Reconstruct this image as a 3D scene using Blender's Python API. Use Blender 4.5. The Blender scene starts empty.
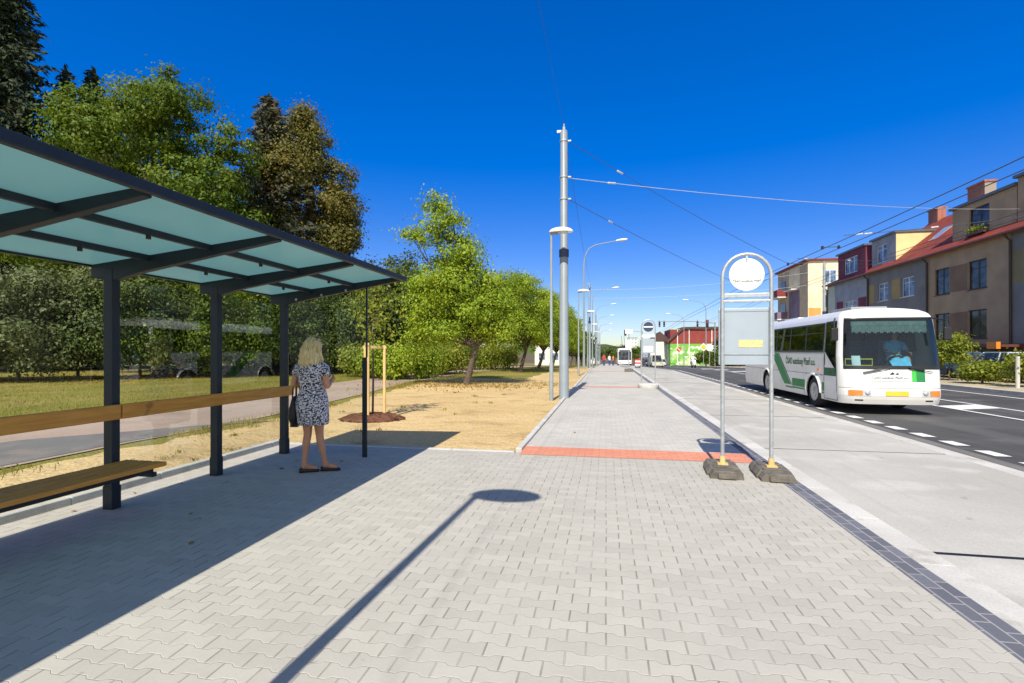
import bpy, math, random
import numpy as np
from mathutils import Vector, Matrix
R = math.radians
PI = math.pi
rng = np.random.default_rng(7)
random.seed(5)
sc = bpy.context.scene
COL = sc.collection

# ------------------------------------------------------------------ camera
cam_d = bpy.data.cameras.new('camera'); cam = bpy.data.objects.new('camera', cam_d); COL.objects.link(cam)
cam_d.sensor_width = 36.0; cam_d.lens = 500.0/1024*36
cam_d.shift_y = 9.5/1024
cam_d.clip_start = 0.05; cam_d.clip_end = 5000
cam.location = (0, 0, 1.5); cam.rotation_euler = (R(90), 0, R(10.65))
sc.camera = cam

# ------------------------------------------------------------------ light
SUN_EL, SUN_AZ = 47.0, 2.5
world = bpy.data.worlds.new('World'); sc.world = world; world.use_nodes = True
nt = world.node_tree
bg = nt.nodes['Background']
sky = nt.nodes.new('ShaderNodeTexSky'); sky.sky_type = 'NISHITA'; sky.sun_disc = False
sky.sun_elevation = R(SUN_EL); sky.sun_rotation = R(180+SUN_AZ)
sky.altitude = 2500; sky.air_density = 1.0; sky.dust_density = 0.0; sky.ozone_density = 4.0
hs = nt.nodes.new('ShaderNodeHueSaturation'); hs.inputs['Saturation'].default_value = 1.62; hs.inputs['Hue'].default_value = 0.520; hs.inputs['Value'].default_value = 1.65
gm = nt.nodes.new('ShaderNodeGamma'); gm.inputs['Gamma'].default_value = 0.75
nt.links.new(sky.outputs[0], gm.inputs['Color']); 
wz = nt.nodes.new('ShaderNodeTexCoord'); sz_ = nt.nodes.new('ShaderNodeSeparateXYZ'); nt.links.new(wz.outputs['Generated'], sz_.inputs[0])
rz_ = nt.nodes.new('ShaderNodeValToRGB'); rz_.color_ramp.interpolation = 'EASE'
rz_.color_ramp.elements[0].position = 0.0; rz_.color_ramp.elements[0].color = (0.64, 0.58, 0.54, 1)
rz_.color_ramp.elements[1].position = 0.40; rz_.color_ramp.elements[1].color = (1, 1, 1, 1)
e_ = rz_.color_ramp.elements.new(0.10); e_.color = (0.92, 0.87, 0.85, 1)
nt.links.new(sz_.outputs[2], rz_.inputs[0])
ml = nt.nodes.new('ShaderNodeMix'); ml.data_type = 'RGBA'; ml.blend_type = 'MULTIPLY'; ml.inputs[0].default_value = 1.0
nt.links.new(gm.outputs[0], ml.inputs[6]); nt.links.new(rz_.outputs[0], ml.inputs[7]); nt.links.new(ml.outputs[2], hs.inputs['Color']); 
# unseen sky half around the sun is made paler, for less blue shadow fill
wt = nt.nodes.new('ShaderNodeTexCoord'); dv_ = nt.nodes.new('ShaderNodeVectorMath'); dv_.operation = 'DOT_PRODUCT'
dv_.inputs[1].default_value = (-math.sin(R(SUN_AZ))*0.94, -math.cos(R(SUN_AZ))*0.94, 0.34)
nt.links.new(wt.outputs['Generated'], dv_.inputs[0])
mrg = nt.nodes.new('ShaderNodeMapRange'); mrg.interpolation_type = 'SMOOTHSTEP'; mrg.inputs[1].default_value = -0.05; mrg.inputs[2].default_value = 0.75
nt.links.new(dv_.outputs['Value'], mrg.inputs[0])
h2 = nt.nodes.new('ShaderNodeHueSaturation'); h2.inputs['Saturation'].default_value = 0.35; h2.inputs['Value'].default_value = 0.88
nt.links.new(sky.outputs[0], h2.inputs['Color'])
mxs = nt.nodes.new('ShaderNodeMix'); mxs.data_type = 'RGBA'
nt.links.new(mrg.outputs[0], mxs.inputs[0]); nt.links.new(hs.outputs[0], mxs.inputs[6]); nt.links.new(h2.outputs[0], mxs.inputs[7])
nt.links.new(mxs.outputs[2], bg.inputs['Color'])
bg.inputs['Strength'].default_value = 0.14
sd = bpy.data.lights.new('sun', 'SUN'); so = bpy.data.objects.new('sun', sd); COL.objects.link(so)
sd.energy = 5.0; sd.angle = R(0.5); sd.color = (1.0, 0.93, 0.80)
d = Vector((math.sin(R(SUN_AZ))*math.cos(R(SUN_EL)), math.cos(R(SUN_AZ))*math.cos(R(SUN_EL)), -math.sin(R(SUN_EL))))
so.rotation_euler = d.to_track_quat('-Z', 'Y').to_euler(); so.location = (0, -20, 40)
vs = sc.view_settings
vs.view_transform = 'Standard'; vs.look = 'None'; vs.gamma = 1.0; vs.use_curve_mapping = False; vs.exposure = 0.28
sc.cycles.max_bounces = 8; sc.cycles.transparent_max_bounces = 24; sc.cycles.caustics_reflective = False; sc.cycles.caustics_refractive = False

# ------------------------------------------------------------------ materials
MATS = {}
def new_mat(name):
    m = bpy.data.materials.new(name); m.use_nodes = True
    n = m.node_tree; b = n.nodes['Principled BSDF']
    return m, n, b
def mat(name, col, rough=0.6, var=0.12, scale=4.0, bump=0.0, bscale=None, metal=0.0, spec=0.5, col2=None, detail=6.0):
    """principled with noise colour variation and optional bump"""
    if name in MATS: return MATS[name]
    m, n, b = new_mat(name)
    b.inputs['Roughness'].default_value = rough; b.inputs['Metallic'].default_value = metal
    b.inputs['Specular IOR Level'].default_value = spec
    tc = n.nodes.new('ShaderNodeTexCoord')
    nz = n.nodes.new('ShaderNodeTexNoise'); nz.inputs['Scale'].default_value = scale; nz.inputs['Detail'].default_value = detail
    n.links.new(tc.outputs['Object'], nz.inputs['Vector'])
    mix = n.nodes.new('ShaderNodeMix'); mix.data_type = 'RGBA'
    c2 = col2 if col2 else tuple(min(1, c*(1+var)) for c in col)
    c1 = col if col2 else tuple(c*(1-var) for c in col)
    mix.inputs[6].default_value = (*c1, 1); mix.inputs[7].default_value = (*c2, 1)
    mr = n.nodes.new('ShaderNodeMapRange'); mr.inputs[1].default_value = 0.3; mr.inputs[2].default_value = 0.7
    n.links.new(nz.outputs[0], mr.inputs[0]); n.links.new(mr.outputs[0], mix.inputs[0])
    n.links.new(mix.outputs[2], b.inputs['Base Color'])
    if bump > 0:
        nb = n.nodes.new('ShaderNodeTexNoise'); nb.inputs['Scale'].default_value = bscale or scale*6; nb.inputs['Detail'].default_value = 8
        n.links.new(tc.outputs['Object'], nb.inputs['Vector'])
        bp = n.nodes.new('ShaderNodeBump'); bp.inputs['Strength'].default_value = min(1, bump); bp.inputs['Distance'].default_value = 0.02
        n.links.new(nb.outputs[0], bp.inputs['Height']); n.links.new(bp.outputs[0], b.inputs['Normal'])
    MATS[name] = m
    return m

class X:
    """tiny expression builder on math nodes"""
    def __init__(s, n, v): s.n = n; s.v = v
    def _op(s, op, o=None, p=None):
        nd = s.n.nodes.new('ShaderNodeMath'); nd.operation = op
        for i, q in enumerate((s, o, p)):
            if q is None: continue
            q = q.v if isinstance(q, X) else q
            if isinstance(q, (int, float)): nd.inputs[i].default_value = q
            else: s.n.links.new(q, nd.inputs[i])
        return X(s.n, nd.outputs[0])
    def __add__(s, o): return s._op('ADD', o)
    def __sub__(s, o): return s._op('SUBTRACT', o)
    def __mul__(s, o): return s._op('MULTIPLY', o)
    def __truediv__(s, o): return s._op('DIVIDE', o)
    def floor(s): return s._op('FLOOR')
    def round(s): return s._op('ROUND')
    def fract(s): return s._op('FRACT')
    def abs(s): return s._op('ABSOLUTE')
    def lt(s, o): return s._op('LESS_THAN', o)
    def gt(s, o): return s._op('GREATER_THAN', o)
    def min(s, o): return s._op('MINIMUM', o)
    def max(s, o): return s._op('MAXIMUM', o)
    def mod2(s): return (s*0.5).fract()*2.0
    def smooth(s, a, b):
        nd = s.n.nodes.new('ShaderNodeMapRange'); nd.interpolation_type = 'SMOOTHSTEP'
        s.n.links.new(s.v, nd.inputs[0]); nd.inputs[1].default_value = a; nd.inputs[2].default_value = b
        return X(s.n, nd.outputs[0])
def noise(n, vec, scale, detail=5.0, dim=None):
    z = n.nodes.new('ShaderNodeTexNoise'); z.inputs['Scale'].default_value = scale; z.inputs['Detail'].default_value = detail
    n.links.new(vec, z.inputs['Vector']); return X(n, z.outputs[0])
def mixc(n, f, a, b, mode='MIX'):
    m = n.nodes.new('ShaderNodeMix'); m.data_type = 'RGBA'; m.blend_type = mode
    n.links.new(f.v if isinstance(f, X) else f, m.inputs[0]) if not isinstance(f, (int, float)) else setattr(m.inputs[0], 'default_value', f)
    for i, c in ((6, a), (7, b)):
        if isinstance(c, tuple): m.inputs[i].default_value = (*c, 1)
        else: n.links.new(c, m.inputs[i])
    return m.outputs[2]
def coords(n):
    tc = n.nodes.new('ShaderNodeTexCoord'); sp = n.nodes.new('ShaderNodeSeparateXYZ')
    n.links.new(tc.outputs['Object'], sp.inputs[0])
    return tc.outputs['Object'], X(n, sp.outputs[0]), X(n, sp.outputs[1]), X(n, sp.outputs[2])

def paver_mat(name, c1, c2, seam, bx=0.2, by=0.1, wave=0.095, seamw=0.015, rough=0.85):
    m, n, b = new_mat(name)
    vec, x, y, z = coords(n)
    wob = noise(n, vec, 1.3, 2.0)
    u = x/bx + (wob-0.5)*0.10
    v = y/by + (wob-0.5)*0.10
    t = ((u.fract()-0.5).abs()*4.0-1.0)          # triangle -1..1
    t = (t*4.0).min(1.0).max(-1.0)                # trapezoid
    r = v.round()
    sgn = r.mod2()
    sgn = (sgn.gt(0.5))*2.0-1.0
    dist = v - r - t*sgn*wave
    above = dist.gt(0.0)
    row = r - 1.0 + above
    par = row.mod2().gt(0.5)
    us = u + par*0.5
    hseam = dist.abs().smooth(seamw*1.2, seamw*2.6)
    vd = (us.fract()-0.5).abs()*-1.0 + 0.5
    vseam = vd.smooth(seamw*0.7, seamw*1.8)
    ok = hseam.min(vseam)
    wn = n.nodes.new('ShaderNodeTexWhiteNoise'); wn.noise_dimensions = '2D'
    cb = n.nodes.new('ShaderNodeCombineXYZ'); n.links.new(us.floor().v, cb.inputs[0]); n.links.new(row.v, cb.inputs[1])
    n.links.new(cb.outputs[0], wn.inputs['Vector'])
    big = noise(n, vec, 0.6, 5.0); fine = noise(n, vec, 60.0, 4.0); blot = noise(n, vec, 5.0, 6.0)
    f = X(n, wn.outputs[0])*0.38 + big*0.6 + (fine-0.5)*0.5 + (blot-0.5)*0.5 - 0.02
    base = mixc(n, f, c1, c2)
    stain = noise(n, vec, 2.2, 8.0).smooth(0.62, 0.80)*0.22
    base = mixc(n, stain, base, (0.25, 0.22, 0.17))
    sv1 = noise(n, vec, 3.1, 5.0).smooth(0.35, 0.65); sv2 = noise(n, vec, 2.3, 5.0).smooth(0.40, 0.62)
    colr = mixc(n, (hseam*-1.0+1.0)*(sv1*0.7+0.15), base, (0.60, 0.57, 0.49))  # pale line painted along row seams stands in for highlights on block edges
    hs2 = (dist+seamw*1.7).abs().smooth(seamw*0.6, seamw*1.8)
    colr = mixc(n, (hs2*-1.0+1.0)*(sv2*0.36+0.06), colr, seam)
    colr = mixc(n, (vseam*-1.0+1.0)*(sv2*0.62+0.12), colr, tuple(q*0.62 for q in seam))
    spots = noise(n, vec, 9.0, 2.0).smooth(0.735, 0.76)*0.35
    colr = mixc(n, spots, colr, (0.16, 0.15, 0.13))
    n.links.new(colr, b.inputs['Base Color']); b.inputs['Roughness'].default_value = rough
    b.inputs['Specular IOR Level'].default_value = 0.3
    bp = n.nodes.new('ShaderNodeBump'); bp.inputs['Distance'].default_value = 0.006; bp.inputs['Strength'].default_value = 0.7
    hgt = ok + fine*0.12 + X(n, wn.outputs[0])*0.15
    n.links.new(hgt.v, bp.inputs['Height']); n.links.new(bp.outputs[0], b.inputs['Normal'])
    MATS[name] = m; return m

def brick_mat(name, c1, c2, seam, w, h, ms=0.01, rot=False, bump=0.4, offset=0.5, rough=0.85):
    m, n, b = new_mat(name)
    vec, x, y, z = coords(n)
    src = vec
    if rot:
        mp = n.nodes.new('ShaderNodeMapping'); mp.inputs['Rotation'].default_value = (0, 0, R(90)); n.links.new(vec, mp.inputs[0]); src = mp.outputs[0]
    br = n.nodes.new('ShaderNodeTexBrick'); n.links.new(src, br.inputs['Vector'])
    br.inputs['Color1'].default_value = (*c1, 1); br.inputs['Color2'].default_value = (*c2, 1); br.inputs['Mortar'].default_value = (*seam, 1)
    br.inputs['Scale'].default_value = 1; br.inputs['Brick Width'].default_value = w; br.inputs['Row Height'].default_value = h
    br.inputs['Mortar Size'].default_value = ms; br.offset = offset; br.inputs['Mortar Smooth'].default_value = 0.3
    big = noise(n, vec, 0.7, 6.0); fine = noise(n, vec, 40.0, 4.0)
    k = big*0.35 + fine*0.3 + 0.66
    cc = n.nodes.new('ShaderNodeVectorMath'); cc.operation = 'SCALE'; n.links.new(br.outputs[0], cc.inputs[0]); n.links.new(k.v, cc.inputs['Scale'])
    n.links.new(cc.outputs[0], b.inputs['Base Color']); b.inputs['Roughness'].default_value = rough
    bp = n.nodes.new('ShaderNodeBump'); bp.inputs['Distance'].default_value = 0.004; bp.inputs['Strength'].default_value = bump; bp.invert = True
    n.links.new(br.outputs['Fac'], bp.inputs['Height']); n.links.new(bp.outputs[0], b.inputs['Normal'])
    MATS[name] = m; return m

def blotch_mat(name, cols, scales, rough=0.9, bump=0.4, bscale=30, bdist=0.02, speck=0.25, spec=0.25):
    """ground: three colours mixed by two noises and a fine speckle"""
    m, n, b = new_mat(name)
    vec, x, y, z = coords(n)
    c = mixc(n, noise(n, vec, scales[0], 8.0).smooth(0.35, 0.65), cols[0], cols[1])
    c = mixc(n, noise(n, vec, scales[1], 8.0).smooth(0.5, 0.72), c, cols[2])
    fine = noise(n, vec, bscale*1.7, 6.0)
    k = (fine-0.5)*speck*3 + 1.0
    s = n.nodes.new('ShaderNodeVectorMath'); s.operation = 'SCALE'; n.links.new(c, s.inputs[0]); n.links.new(k.v, s.inputs['Scale'])
    n.links.new(s.outputs[0], b.inputs['Base Color']); b.inputs['Roughness'].default_value = rough; b.inputs['Specular IOR Level'].default_value = spec
    bp = n.nodes.new('ShaderNodeBump'); bp.inputs['Distance'].default_value = bdist; bp.inputs['Strength'].default_value = bump
    h = noise(n, vec, bscale, 8.0) + noise(n, vec, bscale*0.2, 4.0)*1.5
    n.links.new(h.v, bp.inputs['Height']); n.links.new(bp.outputs[0], b.inputs['Normal'])
    MATS[name] = m; return m

def leaf_mat(name, cols, trans=0.35, rough=0.55):
    m, n, b = new_mat(name)
    g = n.nodes.new('ShaderNodeNewGeometry')
    vec, x, y, z = coords(n)
    f = X(n, g.outputs['Random Per Island'])*0.5 + noise(n, vec, 0.45, 3.0)*0.7 - 0.12
    rp = n.nodes.new('ShaderNodeValToRGB'); n.links.new(f.v, rp.inputs[0])
    el = rp.color_ramp.elements
    el[0].position = 0.0; el[0].color = (*cols[0], 1); el[1].position = 1.0; el[1].color = (*cols[-1], 1)
    for i, c in enumerate(cols[1:-1]):
        e = el.new((i+1)/(len(cols)-1)); e.color = (*c, 1)
    n.links.new(rp.outputs[0], b.inputs['Base Color']); b.inputs['Roughness'].default_value = rough
    b.inputs['Specular IOR Level'].default_value = 0.3
    tr = n.nodes.new('ShaderNodeBsdfTranslucent'); 
    br = n.nodes.new('ShaderNodeVectorMath'); br.operation = 'MULTIPLY'; br.inputs[1].default_value = (1.5, 1.4, 0.6)
    n.links.new(rp.outputs[0], br.inputs[0]); n.links.new(br.outputs[0], tr.inputs[0])
    mx = n.nodes.new('ShaderNodeMixShader'); mx.inputs[0].default_value = trans
    n.links.new(b.outputs[0], mx.inputs[1]); n.links.new(tr.outputs[0], mx.inputs[2])
    n.links.new(mx.outputs[0], n.nodes['Material Output'].inputs[0])
    MATS[name] = m; return m

def glass_mat(name, tint=(0.9, 0.95, 0.94), refl=0.08, rough=0.0, fres=1.45, fk=0.9):
    m, n, b = new_mat(name); n.nodes.remove(b)
    t = n.nodes.new('ShaderNodeBsdfTransparent'); t.inputs[0].default_value = (*tint, 1)
    g = n.nodes.new('ShaderNodeBsdfGlossy'); g.inputs['Roughness'].default_value = rough
    fr = n.nodes.new('ShaderNodeFresnel'); fr.inputs[0].default_value = fres
    f = X(n, fr.outputs[0])*fk + refl
    mx = n.nodes.new('ShaderNodeMixShader'); n.links.new(f.min(1.0).v, mx.inputs[0])
    n.links.new(t.outputs[0], mx.inputs[1]); n.links.new(g.outputs[0], mx.inputs[2])
    n.links.new(mx.outputs[0], n.nodes['Material Output'].inputs[0])
    MATS[name] = m; return m

def wood_mat(name, c1, c2, axis=1):
    m, n, b = new_mat(name)
    tc = n.nodes.new('ShaderNodeTexCoord'); mp = n.nodes.new('ShaderNodeMapping')
    s = [14, 14, 14]; s[axis] = 1.2; mp.inputs['Scale'].default_value = s
    n.links.new(tc.outputs['Object'], mp.inputs[0])
    f = noise(n, mp.outputs[0], 2.5, 8.0).smooth(0.3, 0.7)
    c = mixc(n, f, c1, c2)
    knots = noise(n, tc.outputs['Object'], 5.0, 2.0).smooth(0.70, 0.78)
    c = mixc(n, knots*0.6, c, tuple(q*0.3 for q in c1))
    n.links.new(c, b.inputs['Base Color']); b.inputs['Roughness'].default_value = 0.45
    bp = n.nodes.new('ShaderNodeBump'); bp.inputs['Strength'].default_value = 0.2; bp.inputs['Distance'].default_value = 0.005
    n.links.new(f.v, bp.inputs['Height']); n.links.new(bp.outputs[0], b.inputs['Normal'])
    MATS[name] = m; return m

# ground
paver_mat('pavers', (0.385, 0.368, 0.325), (0.52, 0.498, 0.44), (0.30, 0.275, 0.23))
brick_mat('sidewalk_blocks', (0.47, 0.45, 0.405), (0.54, 0.52, 0.47), (0.40, 0.38, 0.335), 0.2, 0.1, 0.006)
brick_mat('red_blocks', (0.63, 0.245, 0.145), (0.70, 0.285, 0.175), (0.46, 0.18, 0.13), 0.2, 0.1, 0.006)
brick_mat('dark_blocks', (0.105, 0.11, 0.135), (0.16, 0.165, 0.195), (0.32, 0.32, 0.32), 0.2, 0.095, 0.006, rot=True)
blotch_mat('bay_concrete', [(0.41, 0.395, 0.36), (0.475, 0.46, 0.425), (0.54, 0.53, 0.50)], [0.5, 1.1], bump=0.15, bscale=40, bdist=0.005, speck=0.16)
m_ = MATS['bay_concrete']; n_ = m_.node_tree; b_ = n_.nodes['Principled BSDF']
vec, x, y, z = coords(n_)
src = b_.inputs['Base Color'].links[0].from_socket
st_ = n_.nodes.new('ShaderNodeMapping'); st_.inputs['Scale'].default_value = (5.0, 0.22, 1); n_.links.new(vec, st_.inputs[0])
trk = (noise(n_, st_.outputs[0], 1.0, 6.0).smooth(0.52, 0.75))*0.22
c_ = mixc(n_, trk, src, (0.24, 0.23, 0.21))
drp = noise(n_, vec, 2.7, 3.0).smooth(0.70, 0.735)*0.40
c_ = mixc(n_, drp, c_, (0.20, 0.19, 0.17))
n_.links.new(c_, b_.inputs['Base Color'])
blotch_mat('kerb_concrete', [(0.50, 0.49, 0.46), (0.60, 0.59, 0.56), (0.40, 0.38, 0.34)], [1.5, 3.0], bump=0.3, bscale=40, bdist=0.006, speck=0.2)
blotch_mat('asphalt', [(0.064, 0.064, 0.066), (0.086, 0.086, 0.088), (0.115, 0.115, 0.115)], [0.35, 0.9], bump=0.4, bscale=90, bdist=0.006, speck=0.5)
m_ = MATS['asphalt']; n_ = m_.node_tree; b_ = n_.nodes['Principled BSDF']
vec, x, y, z = coords(n_)
src = b_.inputs['Base Color'].links[0].from_socket
st_ = n_.nodes.new('ShaderNodeMapping'); st_.inputs['Scale'].default_value = (1.1, 0.03, 1); n_.links.new(vec, st_.inputs[0])
c_ = mixc(n_, noise(n_, st_.outputs[0], 1.0, 5.0).smooth(0.45, 0.70)*0.55, src, (0.135, 0.133, 0.13))
n_.links.new(c_, b_.inputs['Base Color'])
blotch_mat('old_asphalt', [(0.15, 0.145, 0.145), (0.20, 0.19, 0.18), (0.25, 0.21, 0.17)], [0.6, 1.4], bump=0.4, bscale=60, bdist=0.01, speck=0.35)
blotch_mat('sand', [(0.56, 0.40, 0.185), (0.62, 0.455, 0.225), (0.44, 0.31, 0.145)], [0.35, 1.1], bump=0.9, bscale=16, bdist=0.04, speck=0.30)
blotch_mat('path_gravel', [(0.36, 0.27, 0.21), (0.42, 0.32, 0.255), (0.31, 0.25, 0.19)], [0.4, 1.3], bump=0.5, bscale=30, bdist=0.015, speck=0.3)
blotch_mat('lawn', [(0.19, 0.19, 0.030), (0.26, 0.23, 0.05), (0.34, 0.25, 0.09)], [0.25, 0.7], bump=1.0, bscale=20, bdist=0.05, speck=0.45)
blotch_mat('soil', [(0.12, 0.085, 0.05), (0.16, 0.12, 0.06), (0.10, 0.10, 0.04)], [0.1, 0.5], bump=0.6, bscale=8, speck=0.3)
blotch_mat('mulch', [(0.12, 0.05, 0.03), (0.20, 0.09, 0.05), (0.07, 0.03, 0.02)], [6, 14], bump=1.0, bscale=40, bdist=0.04, speck=0.5)
blotch_mat('verge_gravel', [(0.42, 0.36, 0.25), (0.50, 0.43, 0.30), (0.24, 0.22, 0.09)], [0.5, 0.8], bump=0.5, bscale=30, speck=0.3)
mat('paint_white', (0.78, 0.78, 0.76), 0.6, 0.10, 12, 0.2, 60)
# metals, plastics
mat('anthracite', (0.017, 0.026, 0.036), 0.5, 0.10, 6, spec=0.3)
mat('galv', (0.46, 0.49, 0.51), 0.42, 0.16, 18, metal=0.55)
mat('mast_paint', (0.235, 0.275, 0.31), 0.42, 0.06, 3)
mat('lamp_grey', (0.26, 0.30, 0.32), 0.5, 0.08, 5)
mat('lamp_white', (0.78, 0.78, 0.76), 0.4, 0.05, 5)
mat('dark_band', (0.03, 0.045, 0.09), 0.5, 0.1)
mat('rubber', (0.145, 0.13, 0.11), 0.85, 0.35, 9, 0.6, 50)
mat('sign_white', (0.82, 0.82, 0.82), 0.35, 0.03)
mat('sign_panel', (0.34, 0.40, 0.46), 0.35, 0.05, 3)
mat('panel_paper', (0.75, 0.56, 0.25), 0.6, 0.25, 30)
mat('black_text', (0.02, 0.02, 0.025), 0.6, 0.05)
mat('black', (0.014, 0.014, 0.016), 0.5, 0.2)
mat('tyre', (0.02, 0.02, 0.021), 0.8, 0.2, 10, 0.2)
mat('rim', (0.50, 0.50, 0.50), 0.4, 0.1, 8, metal=0.4)
mat('bus_white', (0.80, 0.80, 0.785), 0.22, 0.03, 2)
m_ = MATS['bus_white']; n_ = m_.node_tree; b_ = n_.nodes['Principled BSDF']
vec, x, y, z = coords(n_)
src = b_.inputs['Base Color'].links[0].from_socket
fd = (z+(noise(n_, vec, 1.6, 6.0)-0.5)*0.9).smooth(0.95, 0.25)*0.30
n_.links.new(mixc(n_, fd, src, (0.36, 0.33, 0.28)), b_.inputs['Base Color'])
mat('bus_green', (0.015, 0.22, 0.06), 0.5, 0.05)
mat('bus_green_light', (0.06, 0.50, 0.06), 0.25, 0.05)
mat('bus_green_dark', (0.01, 0.11, 0.045), 0.5, 0.05)
mat('trim_black', (0.018, 0.018, 0.02), 0.4, 0.1)
mat('bus_grey', (0.30, 0.30, 0.31), 0.5, 0.1)
mat('orange_lens', (0.85, 0.22, 0.03), 0.2, 0.08, 30)
mat('clear_lens', (0.55, 0.57, 0.60), 0.12, 0.2, 30, metal=0.5)
mat('red_lens', (0.6, 0.02, 0.02), 0.25, 0.08)
mat('plate_yellow', (0.80, 0.52, 0.05), 0.4, 0.08)
mat('interior', (0.13, 0.16, 0.17), 0.7, 0.2)
mat('seat_fabric', (0.10, 0.17, 0.24), 0.9, 0.3, 20)
mat('curtain', (0.15, 0.19, 0.185), 0.9, 0.2, 12)
mat('pale_blue', (0.16, 0.50, 0.78), 0.8, 0.15, 10)
mat('yellow_rail', (0.65, 0.55, 0.05), 0.5, 0.1)
mat('wire', (0.06, 0.065, 0.08), 0.6, 0.1)
mat('wire_pale', (0.48, 0.50, 0.53), 0.5, 0.1)
mat('insulator', (0.55, 0.56, 0.55), 0.4, 0.1)
mat('skin', (0.52, 0.25, 0.145), 0.5, 0.07, 9)
mat('shoe_black', (0.016, 0.015, 0.017), 0.45, 0.2)
mat('bag_black', (0.014, 0.013, 0.016), 0.5, 0.3, 14, 0.5, 30)
mat('car_blue', (0.05, 0.17, 0.42), 0.2, 0.04)
mat('car_silver', (0.50, 0.56, 0.62), 0.22, 0.04)
mat('car_dark', (0.05, 0.055, 0.065), 0.22, 0.04)
mat('car_cream', (0.62, 0.60, 0.45), 0.25, 0.04)
mat('red_paint', (0.60, 0.03, 0.03), 0.4, 0.06)
mat('yellow_paint', (0.80, 0.55, 0.04), 0.4, 0.06)
mat('blue_paint', (0.03, 0.13, 0.45), 0.4, 0.06)
mat('white_cloth', (0.72, 0.72, 0.74), 0.9, 0.1, 12)
mat('blue_cloth', (0.05, 0.08, 0.2), 0.9, 0.1, 12)
mat('red_cloth', (0.45, 0.06, 0.07), 0.9, 0.1, 12)
mat('orange_plastic', (0.80, 0.25, 0.03), 0.4, 0.06)
wood_mat('rail_wood', (0.60, 0.245, 0.028), (0.74, 0.34, 0.05), 1)
wood_mat('stake_wood', (0.62, 0.42, 0.15), (0.74, 0.54, 0.24), 2)
mat('bark', (0.10, 0.075, 0.055), 0.9, 0.4, 12, 0.9, 30)
mat('bark_birch', (0.20, 0.165, 0.13), 0.9, 0.4, 8, 0.6, 30)
# houses
def plaster(name, c, var=0.15): return mat(name, c, 0.9, var, 0.9, 0.25, 60, detail=10)
plaster('plaster_taupe', (0.38, 0.285, 0.19)); plaster('plaster_brown', (0.22, 0.145, 0.10)); plaster('plaster_grey', (0.20, 0.205, 0.215))
plaster('plaster_ochre', (0.34, 0.27, 0.12)); plaster('plaster_olive', (0.24, 0.21, 0.12)); plaster('plaster_yellow', (0.76, 0.60, 0.30)); plaster('plaster_cream', (0.78, 0.66, 0.46))
plaster('plaster_magenta', (0.17, 0.04, 0.075)); plaster('plaster_bluegrey', (0.30, 0.33, 0.40)); plaster('plaster_greenwhite', (0.52, 0.57, 0.50))
plaster('plaster_orange', (0.80, 0.34, 0.09)); plaster('plaster_purple', (0.20, 0.15, 0.22)); plaster('plaster_white', (0.75, 0.74, 0.70))
plaster('plaster_tan', (0.50, 0.40, 0.28)); plaster('plaster_base', (0.16, 0.075, 0.045)); plaster('plaster_oldred', (0.24, 0.045, 0.04))
brick_mat('roof_red', (0.20, 0.032, 0.020), (0.27, 0.046, 0.028), (0.14, 0.022, 0.014), 0.3, 0.35, 0.015, rot=True, bump=0.6)
brick_mat('chimney_brick', (0.30, 0.10, 0.07), (0.38, 0.14, 0.09), (0.30, 0.26, 0.22), 0.25, 0.075, 0.01)
mat('roof_dark', (0.09, 0.05, 0.045), 0.8, 0.2, 3, 0.2)
mat('gutter', (0.13, 0.045, 0.035), 0.45, 0.1)
mat('pipe_dark', (0.05, 0.035, 0.035), 0.5, 0.1)
mat('sheet_grey', (0.10, 0.12, 0.15), 0.45, 0.1)
mat('frame_white', (0.72, 0.73, 0.74), 0.45, 0.04)
mat('frame_brown', (0.045, 0.026, 0.018), 0.5, 0.15)
mat('drape', (0.45, 0.46, 0.46), 0.9, 0.2, 6)
def window_glass(name, tint):
    m, n, b = new_mat(name)
    vec, x, y, z = coords(n)
    f = noise(n, vec, 1.7, 2.0).smooth(0.45, 0.55)
    n.links.new(mixc(n, f, tint, tuple(q*2.2+0.02 for q in tint)), b.inputs['Base Color'])
    b.inputs['Roughness'].default_value = 0.06; b.inputs['Specular IOR Level'].default_value = 0.45
    MATS[name] = m
window_glass('pane_dark', (0.018, 0.022, 0.03)); window_glass('pane_blue', (0.06, 0.10, 0.16))
glass_mat('clear_glass', (0.95, 0.97, 0.965), 0.0, fk=0.17)
glass_mat('bus_glass', (0.22, 0.29, 0.28), 0.02)
glass_mat('windscreen_glass', (0.58, 0.76, 0.78), 0.04)
# frosted roof glass
m, n, b = new_mat('frosted_glass')
tr = n.nodes.new('ShaderNodeBsdfTranslucent'); tr.inputs[0].default_value = (0.075, 0.20, 0.22, 1)
b.inputs['Base Color'].default_value = (0.25, 0.45, 0.45, 1); b.inputs['Roughness'].default_value = 0.25
mx = n.nodes.new('ShaderNodeMixShader'); mx.inputs[0].default_value = 0.75
vec, x, y, z = coords(n)
n.links.new(mixc(n, noise(n, vec, 0.9, 5.0), (0.30, 0.46, 0.465), (0.36, 0.53, 0.53)), tr.inputs[0])
n.links.new(b.outputs[0], mx.inputs[1]); n.links.new(tr.outputs[0], mx.inputs[2]); n.links.new(mx.outputs[0], n.nodes['Material Output'].inputs[0])
MATS['frosted_glass'] = m
# dress print
m, n, b = new_mat('dress_print')
vec, x, y, z = coords(n)
mp = n.nodes.new('ShaderNodeMapping'); mp.inputs['Scale'].default_value = (1, 1, 1.9); n.links.new(vec, mp.inputs[0])
f = noise(n, mp.outputs[0], 44.0, 1.5).smooth(0.485, 0.515)
n.links.new(mixc(n, f, (0.022, 0.022, 0.04), (0.66, 0.65, 0.70)), b.inputs['Base Color']); b.inputs['Roughness'].default_value = 0.8
MATS['dress_print'] = m
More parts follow.
